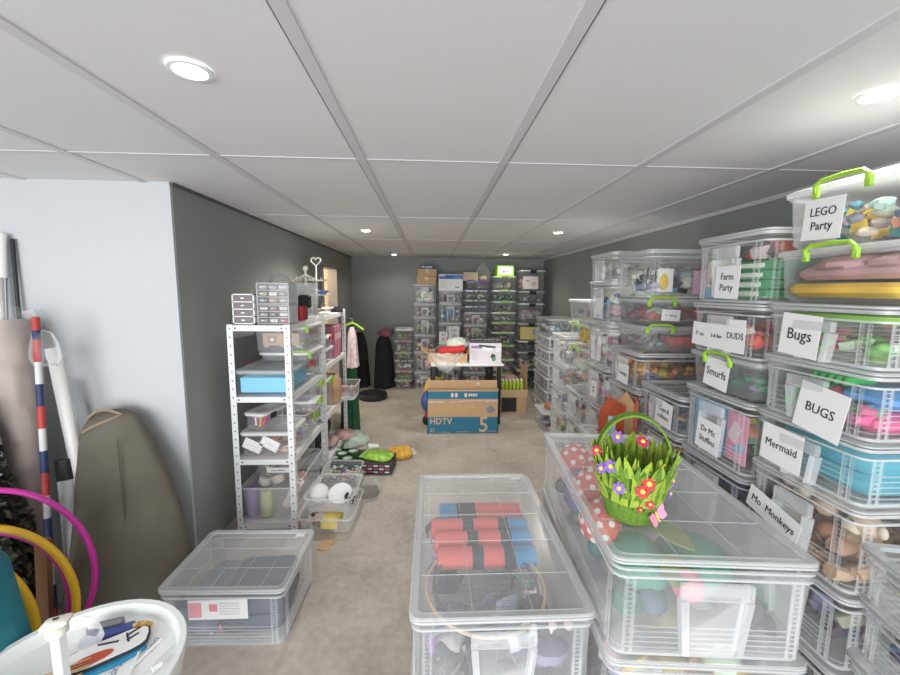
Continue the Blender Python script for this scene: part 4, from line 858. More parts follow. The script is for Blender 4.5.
# ================================================================== white metal shelving along the left wall
HOLE = mat('punched_hole', (.08, .08, .08), .8)
def shelving(label, x0, x1, y0, y1, levels, top, group='white metal shelf units'):
    t = thing('metal_shelf', label, 'shelf', ((x0+x1)/2, (y0+y1)/2, 0), 0, group); w = x1-x0; d = y1-y0; a = .036
    for sx in (-1, 1):
        for sy in (-1, 1):
            o = MB(); X = sx*w/2; Y = sy*d/2
            o.box((X-sx*a/2, Y, top/2), (a, .003, top), STEEL); o.box((X, Y-sy*a/2, top/2), (.003, a, top), STEEL)
            for k in range(int(top/.055)):
                z = .03+k*.055
                o.box((X-sx*a/2, Y+(-.0018 if sy < 0 else -.0018), z), (.008, .001, .008), HOLE); o.box((X+sx*.0018, Y-sy*a/2, z), (.001, .008, .008), HOLE)
            o.build('post', t)
    for z in levels:
        o = MB(); o.box((0, 0, z-.004), (w-.006, d-.006, .004), STEEL)
        for s in (-1, 1): o.box((0, s*(d/2-.004), z-.02), (w-.008, .004, .036), STEEL); o.box((s*(w/2-.004), 0, z-.02), (.004, d-.008, .036), STEEL)
        for x in (-w/2+.02, -w/2+.05, w/2-.05, w/2-.02): o.box((x, -d/2+.001, z-.02), (.009, .004, .009), HOLE)
        o.build('shelf_board', t)
    return t
LV = [.055, .5, .915, 1.372]
shelving('white perforated metal shelf unit nearest the camera by the grey wall', -1.268, -.885, 2.5, 3.25, LV, 1.375)
shelving('white perforated metal shelf unit further along the grey wall', -1.268, -.885, 3.28, 4.1, [.1, .52, .952, 1.375], 1.4)
DR = mat('drawer_dark_front', (.2, .16, .16), .4)
def drawers(label, x, y, z, w, d, h, rows, cols, fm, rz=0, frame=WHITE, group='small drawer units on top of the shelf', pal=None, seed=0):
    t = thing('drawer_unit', label, 'drawers', (x, y, z), rz, group); o = MB(); R = random.Random(seed)
    for s in (-1, 1): o.box((s*(w/2-.004), 0, h/2), (.008, d, h), frame)
    for k in range(rows+1): o.box((0, 0, .004+(h-.008)*k/rows), (w, d, .007), frame)
    o.box((0, d/2-.003, h/2), (w, .005, h), frame); o.build('frame', t)
    for k in range(rows):
        for j in range(cols):
            cw_ = (w-.016)/cols; x_ = -w/2+.008+cw_*(j+.5); hh = (h-.008)/rows-.012; z_ = .004+(h-.008)*(k+.5)/rows
            q = MB().box((x_, -d/2+.003, z_), (cw_-.006, .006, hh), fm)
            if pal: q.box((x_, -d/2+.012, z_-.002), (cw_*.8, .012, hh*.75), colmat(R.choice(pal)), bev=.004)
            dd = q.build('drawer', t); MB().box((x_, -d/2-.004, z_), (.02, .009, .008), frame).build('handle', dd)
    return t
drawers('white four drawer unit with brown drawer fronts at left on shelf top', -1.175, 2.62, 1.374, .135, .18, .19, 4, 1, DR)
t = drawers('clear bead cabinet of small drawers, lower of two on the shelf top', -1.0, 2.63, 1.374, .2, .16, .125, 3, 3, CLEAR, frame=RIM, pal=PALES+PINKS+[(.5, .55, .45)], seed=3)
t = drawers('clear bead cabinet of small drawers, upper of two on the shelf top', -1.0, 2.63, 1.5, .2, .16, .135, 3, 3, CLEAR, frame=RIM, pal=PALES+[(.55, .45, .3), (.8, .8, .8)], seed=4)
t = thing('wire_arch_stand', 'grey concentric wire arches behind the bead cabinets', 'stand', (-1.12, 3.0, 1.374)); o = MB(); gw = mat('grey_wire', (.3, .3, .3), .4, .6)
for k in range(4):
    r_ = .09-.02*k; o.tube([(r_*math.cos(PI*i/14), .02*k, .24+r_*math.sin(PI*i/14)) for i in range(15)], .003, gw, 5)
    for s in (-1, 1): o.tube([(s*r_, .02*k, .24), (s*r_, .02*k, 0)], .003, gw, 5)
o.build('arches', t)
MB().box((0, .03, .004), (.2, .1, .008), gw).build('foot', t)
t = thing('red_cup', 'dark red plastic cup on shelf top beside the bead cabinets', 'cup', (-.925, 2.86, 1.374)); MB().lathe([(.027, 0), (.038, .1), (.035, .1), (.025, .004), (.001, .004)], mat('cup_red', (.4, .02, .03), .4), 18).build('body', t); MB().tube([(.038*math.cos(2*PI*i/18), .038*math.sin(2*PI*i/18), .1) for i in range(18)], .002, mat('cup_red', (.4, .02, .03), .4), 5, closed=True).build('rim', t)
t = thing('black_camera', 'black boxy gadget behind the red cup on shelf top', 'gadget', (-.95, 3.02, 1.374)); MB().box((0, 0, .13), (.08, .07, .1), BLACK, bev=.01).box((0, 0, .04), (.03, .03, .09), BLACK).build('body', t); MB().lathe([(.02, 0), (.022, .03)], BLACK, 14, M=Matrix.Translation((.0, -.035, .13)) @ FRONT).build('lens', t)
CRM = mat('cream_plastic', (.75, .7, .62), .5)
t = thing('tiered_stand', 'clear plastic stack with cream crown top on shelf by the red cup', 'stand', (-.97, 3.13, 1.374))
MB().lathe([(.06, 0), (.08, .03), (.09, .2), (.1, .21), (.085, .23), (.09, .27), (.075, .27), (.07, .22), (.05, .02), (.001, .02)], HAZE, 22).build('bowls', t)
MB().ball((0, 0, .38), .022, CRM, 12).lathe([(.008, .26), (.008, .37)], CRM, 8).build('finial', t)
for k in range(6):
    a = PI/3*k+.2; c_, s_ = math.cos(a), math.sin(a)
    MB().tube([(0, 0, .34), (.05*c_, .05*s_, .31), (.095*c_, .095*s_, .285), (.115*c_, .115*s_, .295), (.11*c_, .11*s_, .315)], .004, CRM, 6).build('crown_arm', t)
t = thing('cake_stand', 'white three tier stand with heart top on the further shelf unit', 'cake stand', (-1.03, 3.62, 1.377))
WW = mat('warm_white', (.82, .8, .76), .45)
MB().lathe([(.007, 0), (.007, .42)], WW, 10).build('stem', t)
for z, r_ in ((.05, .15), (.17, .125), (.3, .1)): MB().lathe([(.01, z-.008), (r_-.01, z-.006), (r_, z+.004), (r_-.004, z+.004), (.01, z)], WW, 28).build('tier', t)
MB().tube([(.042*(16*math.sin(a)**3)/16, 0, .465+.042*(13*math.cos(a)-5*math.cos(2*a)-2*math.cos(3*a)-math.cos(4*a))/16) for a in [2*PI*i/30 for i in range(30)]], .006, WW, 8, closed=True).build('heart', t)
for i, (z, c_, lab) in enumerate(((.054, (.05, .05, .06), 'black bowl on lowest tier of the white stand'), (.174, (.1, .2, .5), 'small blue pot on middle tier of the white stand'))):
    q = MB().lathe([(.025, 0), (.05, .035), (.046, .035), (.02, .006), (.001, .006)], mat('pot_%d' % i, c_, .5), 16).build('bowl', None, loc=(-1.0+.05*i, 3.54, 1.377+z)); tag(q, lab, 'bowl')
ob = MB().box((0, 0, .04), (.14, .12, .08), colmat((.25, .15, .08)), bev=.006).build('brown_box', None, loc=(-1.13, 3.78, 1.377)); tag(ob, 'dark brown box behind the white tiered stand', 'box')
ob = MB().lathe([(.001, 0), (.06, .0), (.055, .03), (.02, .05), (.001, .05)], BLACK, 18).build('peaked_cap', None, loc=(-.93, 3.95, 1.377)); tag(ob, 'flat black cap at far end of the further shelf top', 'cap')
# contents: upper compartment of the near unit
g3 = 'tubs on the white shelf units'
z = LV[2]+.002
RC = mat('red_clip', (.5, .06, .05), .4)
c = clip_crate('wide shallow clear tub with red clips holding a pale blue box', .37, .7, .165, (-1.078, 2.87, z), 0, g3, latch=False, taper=.02, wall=CLEAR, lidcol=RIM)
for s, y in ((1, .05), (-1, -.05)):
    MB().tube([(s*.187, y-.06, .11), (s*.198, y-.06, .155), (s*.2, y, .16), (s*.198, y+.06, .155), (s*.187, y+.06, .11)], .007, RC, 6).build('latch', c)
inside(MB().box((0, 0, .05), (.29, .42, .1), mat('pale_blue_box', (.22, .58, .78), .6), bev=.004), 'flat_box', c, 'pale blue flat box in the wide tub with red clips', 'box', (-.0, -.12, .014))
stuff('pale bits beside the blue box in the wide tub', c, [(.75, .7, .4), (.7, .7, .7)], 14, 401, size=.05)
c = clip_crate('shallow clear tub lying on the wide tub with red clips', .36, .4, .07, (-1.04, 3.0, z+.167), 0, g3, clips=(.12,), wall=HAZE); stuff('pale things in the shallow tub above the wide one', c, PALES, 14, 402, fillz=1)
c = clip_crate('grey clear tub with cardboard picture frame, under the shelf top', .37, .44, .185, (-1.05, 2.98, z+.239), 0, g3, clips=(.13,), wall=HAZE)
inside(MB().box((0, 0, 0), (.25, .006, .085), mat('kraft_frame', (.62, .42, .3), .8)).box((-.06, -.004, 0), (.06, .002, .055), colmat((.4, .25, .2))).box((.06, -.004, 0), (.08, .002, .045), colmat((.55, .45, .38))).ball((-.06, -.006, 0), (.014, .003, .014), PAPER, 8).ball((.07, -.006, 0), (.016, .003, .014), PAPER, 8), 'framed_picture', c, 'kraft brown picture frame in the grey tub under shelf top', 'frame', (.0, -.185, .09))
stuff('pinkish things in the grey tub under shelf top', c, [(.65, .5, .5), (.5, .45, .5), (.7, .68, .65)], 20, 403)
# middle compartment
z = LV[1]+.002
c = clip_crate('clear tub with two white cards, in the middle compartment of near shelf', .34, .34, .17, (-1.075, 2.69, z), 0, g3, latch=False, taper=.03)
for i, (x, dz, a) in enumerate(((-.09, .075, .45), (.02, .085, .5))):
    inside(MB().box((0, 0, 0), (.12, .004, .07), PAPER, (0, a, 0)).box((0, -.003, 0), (.06, .001, .004), colmat((.6, .6, .6)), (0, a, 0)), 'card', c, 'white card, %s of two in the middle compartment tub' % ['left one', 'right one'][i], 'card', (x, -.15, dz), group='white cards in the tub')
stuff('coral bits on the bottom of the tub with two cards', c, [(.8, .45, .35), (.7, .6, .55), (.75, .5, .4)], 16, 404, fillz=.4, size=.06, kinds='bp')
c = clip_crate('small clear tub of crayons on the tub with two white cards', .16, .26, .12, (-1.125, 2.67, z+.172), -.25, g3, latch=False)
MB().box((.081, -.03, .085), (.006, .06, .04), BLACK, bev=.002).build('latch', c)
CR = [(.6, .1, .15), (.8, .5, .1), (.85, .8, .75), (.4, .15, .4), (.1, .25, .4), (.75, .35, .4)]
for i in range(14):
    R = random.Random(500+i)
    inside(MB().tube([(0, 0, 0), (.0, 0, .07), (0, 0, .085)], [.006, .006, .002], colmat(CR[i % 6]), 7, M=Matrix.Rotation(R.uniform(-.9, .9), 4, 'Y')), 'crayon', c, 'crayon in the small tub on the middle shelf of the near unit', 'crayon', (R.uniform(-.035, .035), -.085+.006*i, R.uniform(.012, .03)), group='crayons in the small tub')
c = clip_crate('clear tub with lime clip behind the crayon tub', .2, .3, .1, (-1.0, 2.98, z+.175), PI/2, g3, wall=HAZE); stuff('pale coils in the tub behind crayons', c, [(.75, .7, .65), (.6, .5, .45)], 16, 405)
c = open_tub('open grey tub of small colourful things with lime clip, middle shelf right edge', .33, .24, .19, (-1.01, 2.99, z), PI/2, wall=HAZE); stuff('red white and blue bits in the open tub at right edge', c, [(.65, .1, .1), (.1, .2, .5), (.85, .85, .85), (.75, .6, .1)], 30, 406, fillz=1.15, size=.06)
MB().box((0, -.124, .14), (.12, .01, .05), GREEN, bev=.003).build('latch', c)
c = clip_crate('grey clear tub with lime clip at the far end of middle shelf', .24, .34, .17, (-1.05, 3.13, z+.2), PI/2, g3, wall=HAZE, lidcol=RIM); stuff('pale things in the far end tub of middle shelf', c, PALES+[(.3, .45, .6)], 18, 407)
# lower compartment
z = LV[0]+.002
OT = open_tub('open clear tub of paper and tape rolls in bottom of near shelf', .37, .66, .23, (-1.078, 2.86, z), 0, g3, wall=HAZE)
for i, (x, y, dz, r_, L, m_, tl, lab) in enumerate(((-.13, -.26, .01, .038, .2, (.38, .25, .5), 0, 'purple upright roll'), (-.035, -.27, .01, .036, .18, (.72, .72, .45), 0, 'pale yellow upright roll'), (.085, -.24, .06, .033, .2, (.82, .74, .72), .5, 'pale pink slanting roll'), (-.1, -.14, .17, .045, .06, (.8, .78, .75), .3, 'cream tape roll'), (.0, -.13, .18, .045, .06, (.78, .7, .66), -.3, 'beige tape roll'), (.1, -.1, .18, .042, .07, (.75, .5, .48), 1.3, 'dusty pink tape roll'), (-.03, .05, .18, .05, .07, (.8, .78, .78), .9, 'white tape roll'))):
    M_ = Matrix.Rotation(tl, 4, 'Y'); m_ = mat('roll_%s' % lab.replace(' ', '_'), m_, .6)
    inside(MB().lathe([(r_*.45, 0), (r_, .002), (r_, L-.002), (r_*.45, L), (r_*.45, L*.3), (.001, L*.3)], m_, 18, M=M_), 'paper_roll', OT, lab+' in the open tub at bottom of near shelf', 'roll', (x, y, dz), group='rolls in the open tub')
c = clip_crate('clear tub with white paper strip, hung above the open tub of rolls', .3, .5, .15, (-1.05, 2.84, z+.275), 0, g3, latch=False, signs=[(.02, .05, .15, .035, ['party supplies'], .018, 0)])
stuff('pink and brown things in the tub with a white paper strip', c, [(.7, .45, .42), (.6, .42, .28), (.75, .6, .6)], 30, 408, kinds='cb')
c = open_tub('long open clear tub with yellow and green things at right edge of bottom shelf', .6, .2, .12, (-.99, 2.88, z+.27-.0), PI/2, wall=HAZE, name='storage_tub') if False else None
# contents of the further unit
z = .954
for k in range(7):
    cc = [(.5, .18, .25), (.6, .25, .3), (.45, .15, .2)][k % 3]
    ob = MB().box((0, 0, .15), (.24, .032, .3), mat('pink_binding_%d' % (k % 3), cc, .6), bev=.003).box((.121, 0, .2), (.001, .018, .06), colmat((.8, .7, .7))).build('folder', None, loc=(-1.02, 3.72+.036*k, z)); tag(ob, 'dusty pink folder standing in the row on the further shelf unit', 'folder', 'dusty pink folders on the further shelf')
c = clip_crate('clear tub with red clip, upper of two before the pink folders', .26, .34, .1, (-1.06, 3.5, z+.14), PI/2, g3, clipcol=RC, wall=HAZE); stuff('grey things in upper tub before pink folders', c, PALES, 14, 411)
c = clip_crate('clear tub, lower of two before the pink folders', .28, .34, .138, (-1.06, 3.5, z), PI/2, g3, wall=HAZE, latch=False); stuff('grey things in lower tub before pink folders', c, PALES+DARK, 14, 412)
z = .522
c = clip_crate('clear tub with lime clip on middle board of the further shelf unit', .26, .34, .3, (-1.06, 3.47, z), PI/2, g3, wall=HAZE); stuff('pale things in the tub on middle board of the further unit', c, PALES+PINKS, 18, 413)
ob = MB().loft([rr(.2, .18, .04, 3, 0), rr(.22, .21, .05, 3, .1), rr(.2, .19, .05, 3, .22), rr(.15, .1, .03, 3, .27)], mat('kraft_paper', (.5, .32, .18), .85, noise=(12, .2))).build('paper_bag', None, loc=(-.98, 3.76, z)); tag(ob, 'brown crumpled paper bag on the further shelf unit', 'bag')
c = open_tub('grey open basket of small things sticking out from the further shelf unit', .3, .4, .15, (-.93, 3.93, z+.05), PI/2, wall=HAZE, name='open_basket', cat='basket'); c.location.z = z
stuff('blue grey and red bits in the open grey basket', c, [(.3, .35, .45), (.6, .6, .6), (.5, .15, .15), (.2, .2, .25)], 40, 414, fillz=1.2, size=.07)
ob = drape(.2, .34, 1.0, mat('dark_green_cloth', (.015, .09, .035), .9, noise=(8, .3)), seed=4, flare=.3).build('draped_costume', None, loc=(-.92, 4.42, .0)); tag(ob, 'dark green draped costume at end of the further shelf unit', 'costume')
ob = drape(.13, .2, .42, mat('pale_pink_cloth', (.75, .6, .6), .9, noise=(20, .25)), seed=6, flare=.35).build('hanging_top', None, loc=(-.84, 4.2, .78)); tag(ob, 'pale pink patterned top hanging at far end of the shelf units', 'garment')
t = thing('coat_hanger', 'lime green hanger holding the pale pink top', 'hanger', (-.84, 4.22, 1.2)); MB().tube([(-.12, 0, -.03), (-.04, 0, .03), (0, 0, .045), (.04, 0, .03), (.12, 0, -.03)], .012, GREEN, 7).build('arms', t); MB().tube([(0, 0, .045), (.0, 0, .08), (-.02, 0, .1), (-.04, 0, .085)], .003, CHROME, 6).build('hook', t)
for i, (x, y) in enumerate(((-1.12, 3.52), (-1.12, 3.86))):
    ob = MB().ball((0, 0, .14), (.12, .14, .14), mat('dark_bundle', (.03, .03, .035), .9, noise=(6, .3)), 14, wob=.08, rnd=random.Random(60+i)).build('dark_bag', None, loc=(x, y, .102)); tag(ob, 'dark bundle on the lowest board of further unit, %s' % ['nearer one', 'further one'][i], 'bag')
ob = MB().ball((0, 0, .05), (.1, .12, .05), mat('pink_green_cloth', (.45, .3, .28), .9, noise=(12, .4)), 14, wob=.08, rnd=random.Random(63)).build('folded_cloth', None, loc=(-.98, 3.7, .102)); tag(ob, 'dull pink folded cloth on lowest board of the further unit', 'cloth')
# ------------------------------------------------------------------ things on the floor beside the shelf
T1 = open_tub('clear open tray on the floor holding the tray with white ball', .36, .42, .1, (-.69, 2.67, 0), -.05, 'open clear trays on the floor', tabs=True, wall=HAZE)
stuff('orange and yellow pieces in the lowest floor tray', T1, [(.75, .22, .08), (.75, .25, .1), (.1, .1, .1)], 26, 421, size=.04, kinds='bs', fillz=.9, x0=-.08)
inside(MB().box((0, 0, .0), (.11, .16, .06), mat('yellow_pad', (.82, .66, .2), .7), bev=.004), 'foam_pad', T1, 'yellow pad in the lowest floor tray', 'pad', (.03, -.12, .055))
T2 = open_tub('clear open tray with white ball and bowl, resting on the lower tray', .33, .38, .1, (-.685, 2.72, .1), -.05, 'open clear trays on the floor', wall=HAZE)
inside(MB().ball((0, 0, 0), .066, mat('foam_white', (.85, .85, .84), .8), 20), 'foam_ball', T2, 'white foam ball in the upper floor tray', 'ball', (-.085, -.08, .085))
inside(MB().lathe([(.035, 0), (.078, .04), (.08, .05), (.074, .045), (.03, .008), (.001, .006)], mat('foam_white', (.85, .85, .84), .8), 24, M=Matrix.Rotation(.5, 4, 'X')), 'bowl', T2, 'white bowl beside the white ball in upper floor tray', 'bowl', (.06, -.06, .05))
R = random.Random(9); o = MB()
for k in range(40): o.ball((R.uniform(-.03, .03), R.uniform(-.05, .05), R.uniform(0, .06)), .012, [mat('dull_silver', (.4, .41, .42), .5, .3), BLACK][k % 3 == 0], 7)
tag(inside(o, 'silver_beads', T2, 'silver and black bead cluster right of the white bowl', 'beads', (.13, -.09, .03)), 'silver and black bead cluster right of the white bowl', 'beads', None, 'stuff')
T3 = open_tub('clear tray of green red and white beads behind the tray with white ball', .3, .26, .09, (-.72, 3.14, .06), -.05, 'open clear trays on the floor', wall=HAZE)
stuff('green red white and blue beads in the tray', T3, [(.05, .3, .12), (.7, .1, .1), (.85, .85, .8), (.1, .2, .5), (.75, .7, .6)], 150, 422, size=.03, kinds='sb', fillz=1.1)
ob = MB().box((0, 0, .03), (.3, .26, .058), mat('grey_carton', (.4, .4, .4), .8), bev=.004).build('flat_carton', None, loc=(-.72, 3.14, 0)); tag(ob, 'grey flat carton under the tray of beads', 'carton')
R = random.Random(13)
def film_bag(label, loc, sx, sy, h, m, seed, name='plastic_bag', rz=0):
    R = random.Random(seed); o = MB(); Ls = []
    for k, (q, s) in enumerate(((0, .8), (.2, 1), (.6, .92), (.9, .6), (1, .3))):
        Ls.append([(x*(1+R.uniform(-.1, .1)), y*(1+R.uniform(-.1, .1)), h*q*(1+R.uniform(-.05, .05) if k else 1)) for x, y, z in circ(sx*s, 0, 14, ry=sy*s)])
    o.loft(Ls, m); ob = o.build(name, None, 20, loc, rz); return tag(ob, label, 'bag')
film_bag('crumpled clear plastic bag on the concrete right of the bead tray', (-.5, 3.0, 0), .12, .15, .1, FILM, 71)
# cups, snack bags
CT = open_tub('shallow black tray of white cups on the floor past the bead tray', .34, .34, .06, (-.79, 3.55, 0), -.1, wall=mat('black_tray', (.02, .03, .02), .5), rim=BLACK, name='cup_tray', cat='tray')
for i, (x, y) in enumerate(((-.09, -.09), (.04, -.1), (-.03, .01), (-.1, .09), (.06, .06))):
    t = thing('paper_cup', 'white paper cup with green outside in the black tray', 'cup', (-.79+x, 3.55+y, .006), 0, 'cups in the black tray')
    MB().lathe([(.035, 0), (.048, .085), (.045, .085), (.033, .006), (.001, .006)], mat('cup_green', (.08, .22, .08), .6), 18).build('body', t)
    MB().lathe([(.0445, .08), (.03, .02), (.001, .02)], mat('cup_white_inside', (.8, .82, .8), .6), 18, c0=False).build('inside', t)
BT = thing('snack_crate', 'flat black crate with red and silver packets under the green bag', 'crate', (-.47, 3.42, 0), -.08); o = MB()
o.box((0, 0, .05), (.28, .24, .1), mat('black_carton', (.04, .035, .04), .6), bev=.004); o.build('body', BT); o = MB()
for k in range(3):
    for j in range(5): o.box((-.1+.05*j, -.1215, .022+.028*k), (.038, .003, .014), [colmat((.75, .72, .72)), colmat((.45, .1, .12))][(j+k) % 2])
o.build('packet_print', BT)
t = thing('snack_bag', 'lime green foil snack bag lying on the black crate', 'bag', (-.47, 3.42, .101), -.3); MB().loft([rr(.24, .16, .05, 3, 0), rr(.27, .19, .06, 3, .02), rr(.22, .14, .06, 3, .045)], mat('lime_foil', (.3, .55, .06), .35, noise=(30, .4))).build('body', t); MB().box((-.13, 0, .022), (.05, .16, .004), mat('lime_foil_seal', (.3, .6, .15), .3)).build('seal', t)
t = thing('snack_bag', 'clear bag of orange snacks lying right of the lime bag', 'bag', (-.3, 3.66, .0), .3); MB().loft([rr(.2, .14, .05, 3, 0.002), rr(.25, .18, .07, 3, .04), rr(.2, .13, .06, 3, .085)], mat('orange_snacks', (.72, .4, .05), .5, noise=(40, .35))).build('body', t); MB().box((.13, 0, .042), (.05, .14, .004), FILM).build('seal', t)
ob = MB().box((0, 0, .07), (.1, .07, .14), PAPER, (0, .15, .3), bev=.003).build('white_box', None, loc=(-.55, 3.6, .008)); tag(ob, 'small white upright box behind the lime bag', 'box')
film_bag('glossy pale green wrapped packet on the floor beside the shelf end', (-.83, 4.05, 0), .17, .22, .1, mat('mint_wrap', (.45, .55, .48), .2, noise=(10, .3)), 73, 'wrapped_packet')
film_bag('pinkish wrapped packet lying on the pale green one by the shelf', (-.9, 4.0, .085), .11, .15, .05, mat('pink_wrap', (.55, .35, .35), .3, noise=(10, .3)), 74, 'wrapped_packet')
film_bag('clear crumpled film by the cups on the floor', (-.66, 3.72, 0), .1, .1, .1, FILM, 75)
ob = MB().box((0, 0, .003), (.07, .1, .005), CARD).build('cardboard_scrap', None, loc=(-.655, 2.34, 0), rz=-.25); tag(ob, 'small brown cardboard scrap on the bare concrete before the trays', 'scrap')
# ================================================================== left foreground, leaning on the white wall
OLV = mat('olive_canvas', (.14, .126, .098), .85, noise=(5, .12)); R = random.Random(21)
t = thing('canvas_bag', 'tall olive canvas bag leaning on the white wall', 'bag', (-1.5, 1.9, 0)); Ls = []
for z, cx, cy, hw, hd in ((.0, .0, -.02, .25, .15), (.06, .0, -.02, .28, .18), (.25, .0, .02, .275, .17), (.45, -.04, .07, .25, .14), (.65, -.09, .12, .215, .11), (.8, -.13, .15, .175, .09), (.89, -.15, .17, .14, .07), (.93, -.155, .185, .115, .055), (.955, -.16, .195, .06, .035)):
    n = 30; Ls.append([(cx+hw*math.copysign(abs(math.cos(2*PI*i/n))**.85, math.cos(2*PI*i/n))*(1+.03*math.sin(6*2*PI*i/n+z*4)), cy+hd*math.sin(2*PI*i/n)*(1+.05*math.sin(9*2*PI*i/n+z*6)), z) for i in range(n)])
MB().loft(Ls, OLV).build('body', t)
sm = mat('olive_seam', (.11, .095, .065), .85)
MB().tube([(.13+(-.02-.13)*q*1.2, -.165+.22*q, .05+.8*q) for q in [k/8 for k in range(9)]], .004, sm, 5).build('seam', t)
MB().tube([(-.25, .13, .93), (-.21, .15, .97), (-.16, .155, .97), (-.1, .16, .945), (-.13, .13, .93), (-.2, .1, .9), (-.25, .1, .87)], .008, mat('drawstring', (.3, .23, .17), .9), 6).build('drawstring', t)
PVC = mat('white_pvc', (.78, .78, .76), .4)
def pole(label, p0, p1, r, m, cap=None, name='pole', cat='pole', group=None, bands=None):
    t = thing(name, label, cat, p0, 0, group); d = Vector(p1)-Vector(p0); T = d.to_track_quat('Z', 'Y').to_matrix().to_4x4(); L = d.length
    MB().lathe([(r*.9, 0), (r, .004), (r, L-.004), (r*.9, L)], m, 18, M=T).build('shaft', t)
    if cap:
        MB().lathe([(r+.003, L-cap[0]), (r+.003, L+.002), (r*.8, L+.004)], cap[1], 18, M=T).build('cap', t)
    for a, b, mm in bands or (): MB().lathe([(r+.001, L*a), (r+.001, L*b)], mm, 18, M=T, c0=False, c1=False).build('band', t)
    return t
pole('thick white plastic pipe leaning on the wall left of olive bag', (-1.66, 1.93, 0), (-1.885, 2.04, 1.29), .028, PVC, (.05, mat('pvc_cap', (.7, .71, .72), .4)), 'plastic_pipe', 'pipe', 'white plastic pipes')
pole('thin white plastic pipe, left of the thick one', (-1.72, 1.97, 0), (-1.92, 2.08, 1.1), .016, PVC, None, 'plastic_pipe', 'pipe', 'white plastic pipes')
pole('thin white plastic pipe between the thick one and the striped pole', (-1.7, 2.0, 0), (-1.9, 2.12, .98), .016, PVC, None, 'plastic_pipe', 'pipe', 'white plastic pipes')
RB, BB, WB = mat('band_red', (.42, .05, .045), .6), mat('band_navy', (.02, .035, .11), .6), mat('band_white', (.62, .62, .63), .6)
pole('red white and blue striped pole leaning on the white wall', (-1.76, 1.76, 0), (-1.875, 1.96, 1.45), .0135, WB, (.06, RB), 'striped_pole', 'pole', None, [(k/14, (k+1)/14, (RB, BB, None)[k % 3]) for k in range(14) if k % 3 < 2])
pole('chrome pole with white end at far left of white wall', (-2.25, 2.05, 0), (-2.2, 2.17, 1.86), .022, CHROME, (.22, PVC), 'chrome_pole', 'pole')
pole('black pole standing behind the chrome pole', (-2.15, 2.12, 0), (-2.165, 2.19, 1.84), .009, BLACK, None, 'black_pole', 'pole')
pole('grey cloth sleeve with black end standing left of olive bag', (-1.72, 1.85, 0), (-1.83, 1.98, .74), .036, mat('grey_sleeve', (.55, .56, .57), .8, noise=(14, .15)), (.1, BLACK), 'fabric_sleeve', 'sleeve')
TP = mat('taupe_fabric', (.4, .33, .3), .8, noise=(9, .12))
t = thing('wrapped_fabric_roll', 'taupe fabric roll in clear plastic leaning at far left', 'fabric roll', (-1.89, 1.88, 0)); d = Vector((-.22, .18, 1.44)); T = d.to_track_quat('Z', 'Y').to_matrix().to_4x4(); Lg = d.length
MB().lathe([(.03, 0), (.035, .1), (.045, .43), (.07, .8), (.088, 1.1), (.095, 1.33), (.09, Lg-.02), (.03, Lg-.01)], TP, 26, M=T).build('roll', t)
R = random.Random(17); Ls = []
for k in range(22):
    q = k/21; zz = Lg*q*1.03; r_ = (.034+.07*min(1, q*1.1)**1.4+.008) if q < .96 else .07+.05*R.random()
    Ls.append([(x*(1+R.uniform(-.06, .08)), y*(1+R.uniform(-.06, .08)), z) for x, y, z in circ(r_, zz, 22)])
GLF = plastic('glossy_film', (.85, .85, .86), .07, .06, .4)
MB().loft(Ls, GLF, False, False, M=T).build('plastic_wrap', t, 12)
film_bag('clear plastic film bunched on top of the striped pole', (-1.86, 1.97, 1.22), .06, .05, .17, FILM, 77, 'plastic_film')
# camouflage netting
R = random.Random(33); o = MB()
CAMO = [mat('camo_%d' % i, c_, .9) for i, c_ in enumerate(((.012, .012, .01), (.03, .028, .02), (.06, .06, .035), (.14, .13, .09), (.02, .018, .014)))]
for i in range(6500):
    x = R.uniform(-2.5, -1.86); y = R.uniform(1.66, 1.84); z = R.uniform(.02, min(1.08, .5+(-1.86-x)*3.2))
    a, b_ = R.uniform(0, PI), R.uniform(-.7, .7); s = R.uniform(.014, .038)
    T = Matrix.Translation((x, y, z)) @ Matrix.Rotation(a, 4, 'Y') @ Matrix.Rotation(b_, 4, 'X')
    o.add([(-s, 0, 0), (0, .012, s*.45), (s, 0, 0), (0, -.01, -s*.45), (0, -.008, 0)], [[0, 1, 4], [1, 2, 4], [2, 3, 4], [3, 0, 4]], R.choice(CAMO), T)
for i in range(0): o.ball((R.uniform(-2.5, -1.9), 1.95, .15+.07*i*.9), (.2, .12, .1), CAMO[i % 2], 10)
tag(o.build('camouflage_net'), 'dark camouflage netting heaped at the left edge behind hoops', 'netting', None, 'stuff')
# hoops
def hoop(label, c, r, tr, m, tx, tz, spiral=None):
    t = thing('hula_hoop', label, 'hoop', c, tz, 'hoops leaning at the left edge'); T = Matrix.Rotation(PI/2+tx, 4, 'X')
    MB().tube([(r*math.cos(2*PI*i/56), r*math.sin(2*PI*i/56), 0) for i in range(56)], tr, m, 10, closed=True, M=T).build('tube', t)
    MB().tube([(r*math.cos(a), r*math.sin(a), 0) for a in (-1.5, -1.45, -1.4)], tr+.002, WHITE, 10, M=T).build('joint_sleeve', t)
HP = mat('magenta_hoop', (.6, .03, .36), .3); HY = mat('yellow_hoop', (.85, .5, .02), .4)
hoop('large magenta hoop, outermost of the leaning hoops', (-1.82, 1.6, .375), .38, .012, HP, -.12, .1)
hoop('yellow hoop just inside the large magenta one', (-1.79, 1.55, .3), .325, .015, HY, -.1, .05)
hoop('smaller magenta hoop between the yellow hoops', (-1.83, 1.56, .28), .31, .01, HP, -.16, .12)
hoop('yellow hoop nearest the teal bag', (-1.84, 1.47, .27), .3, .017, HY, -.08, .0)
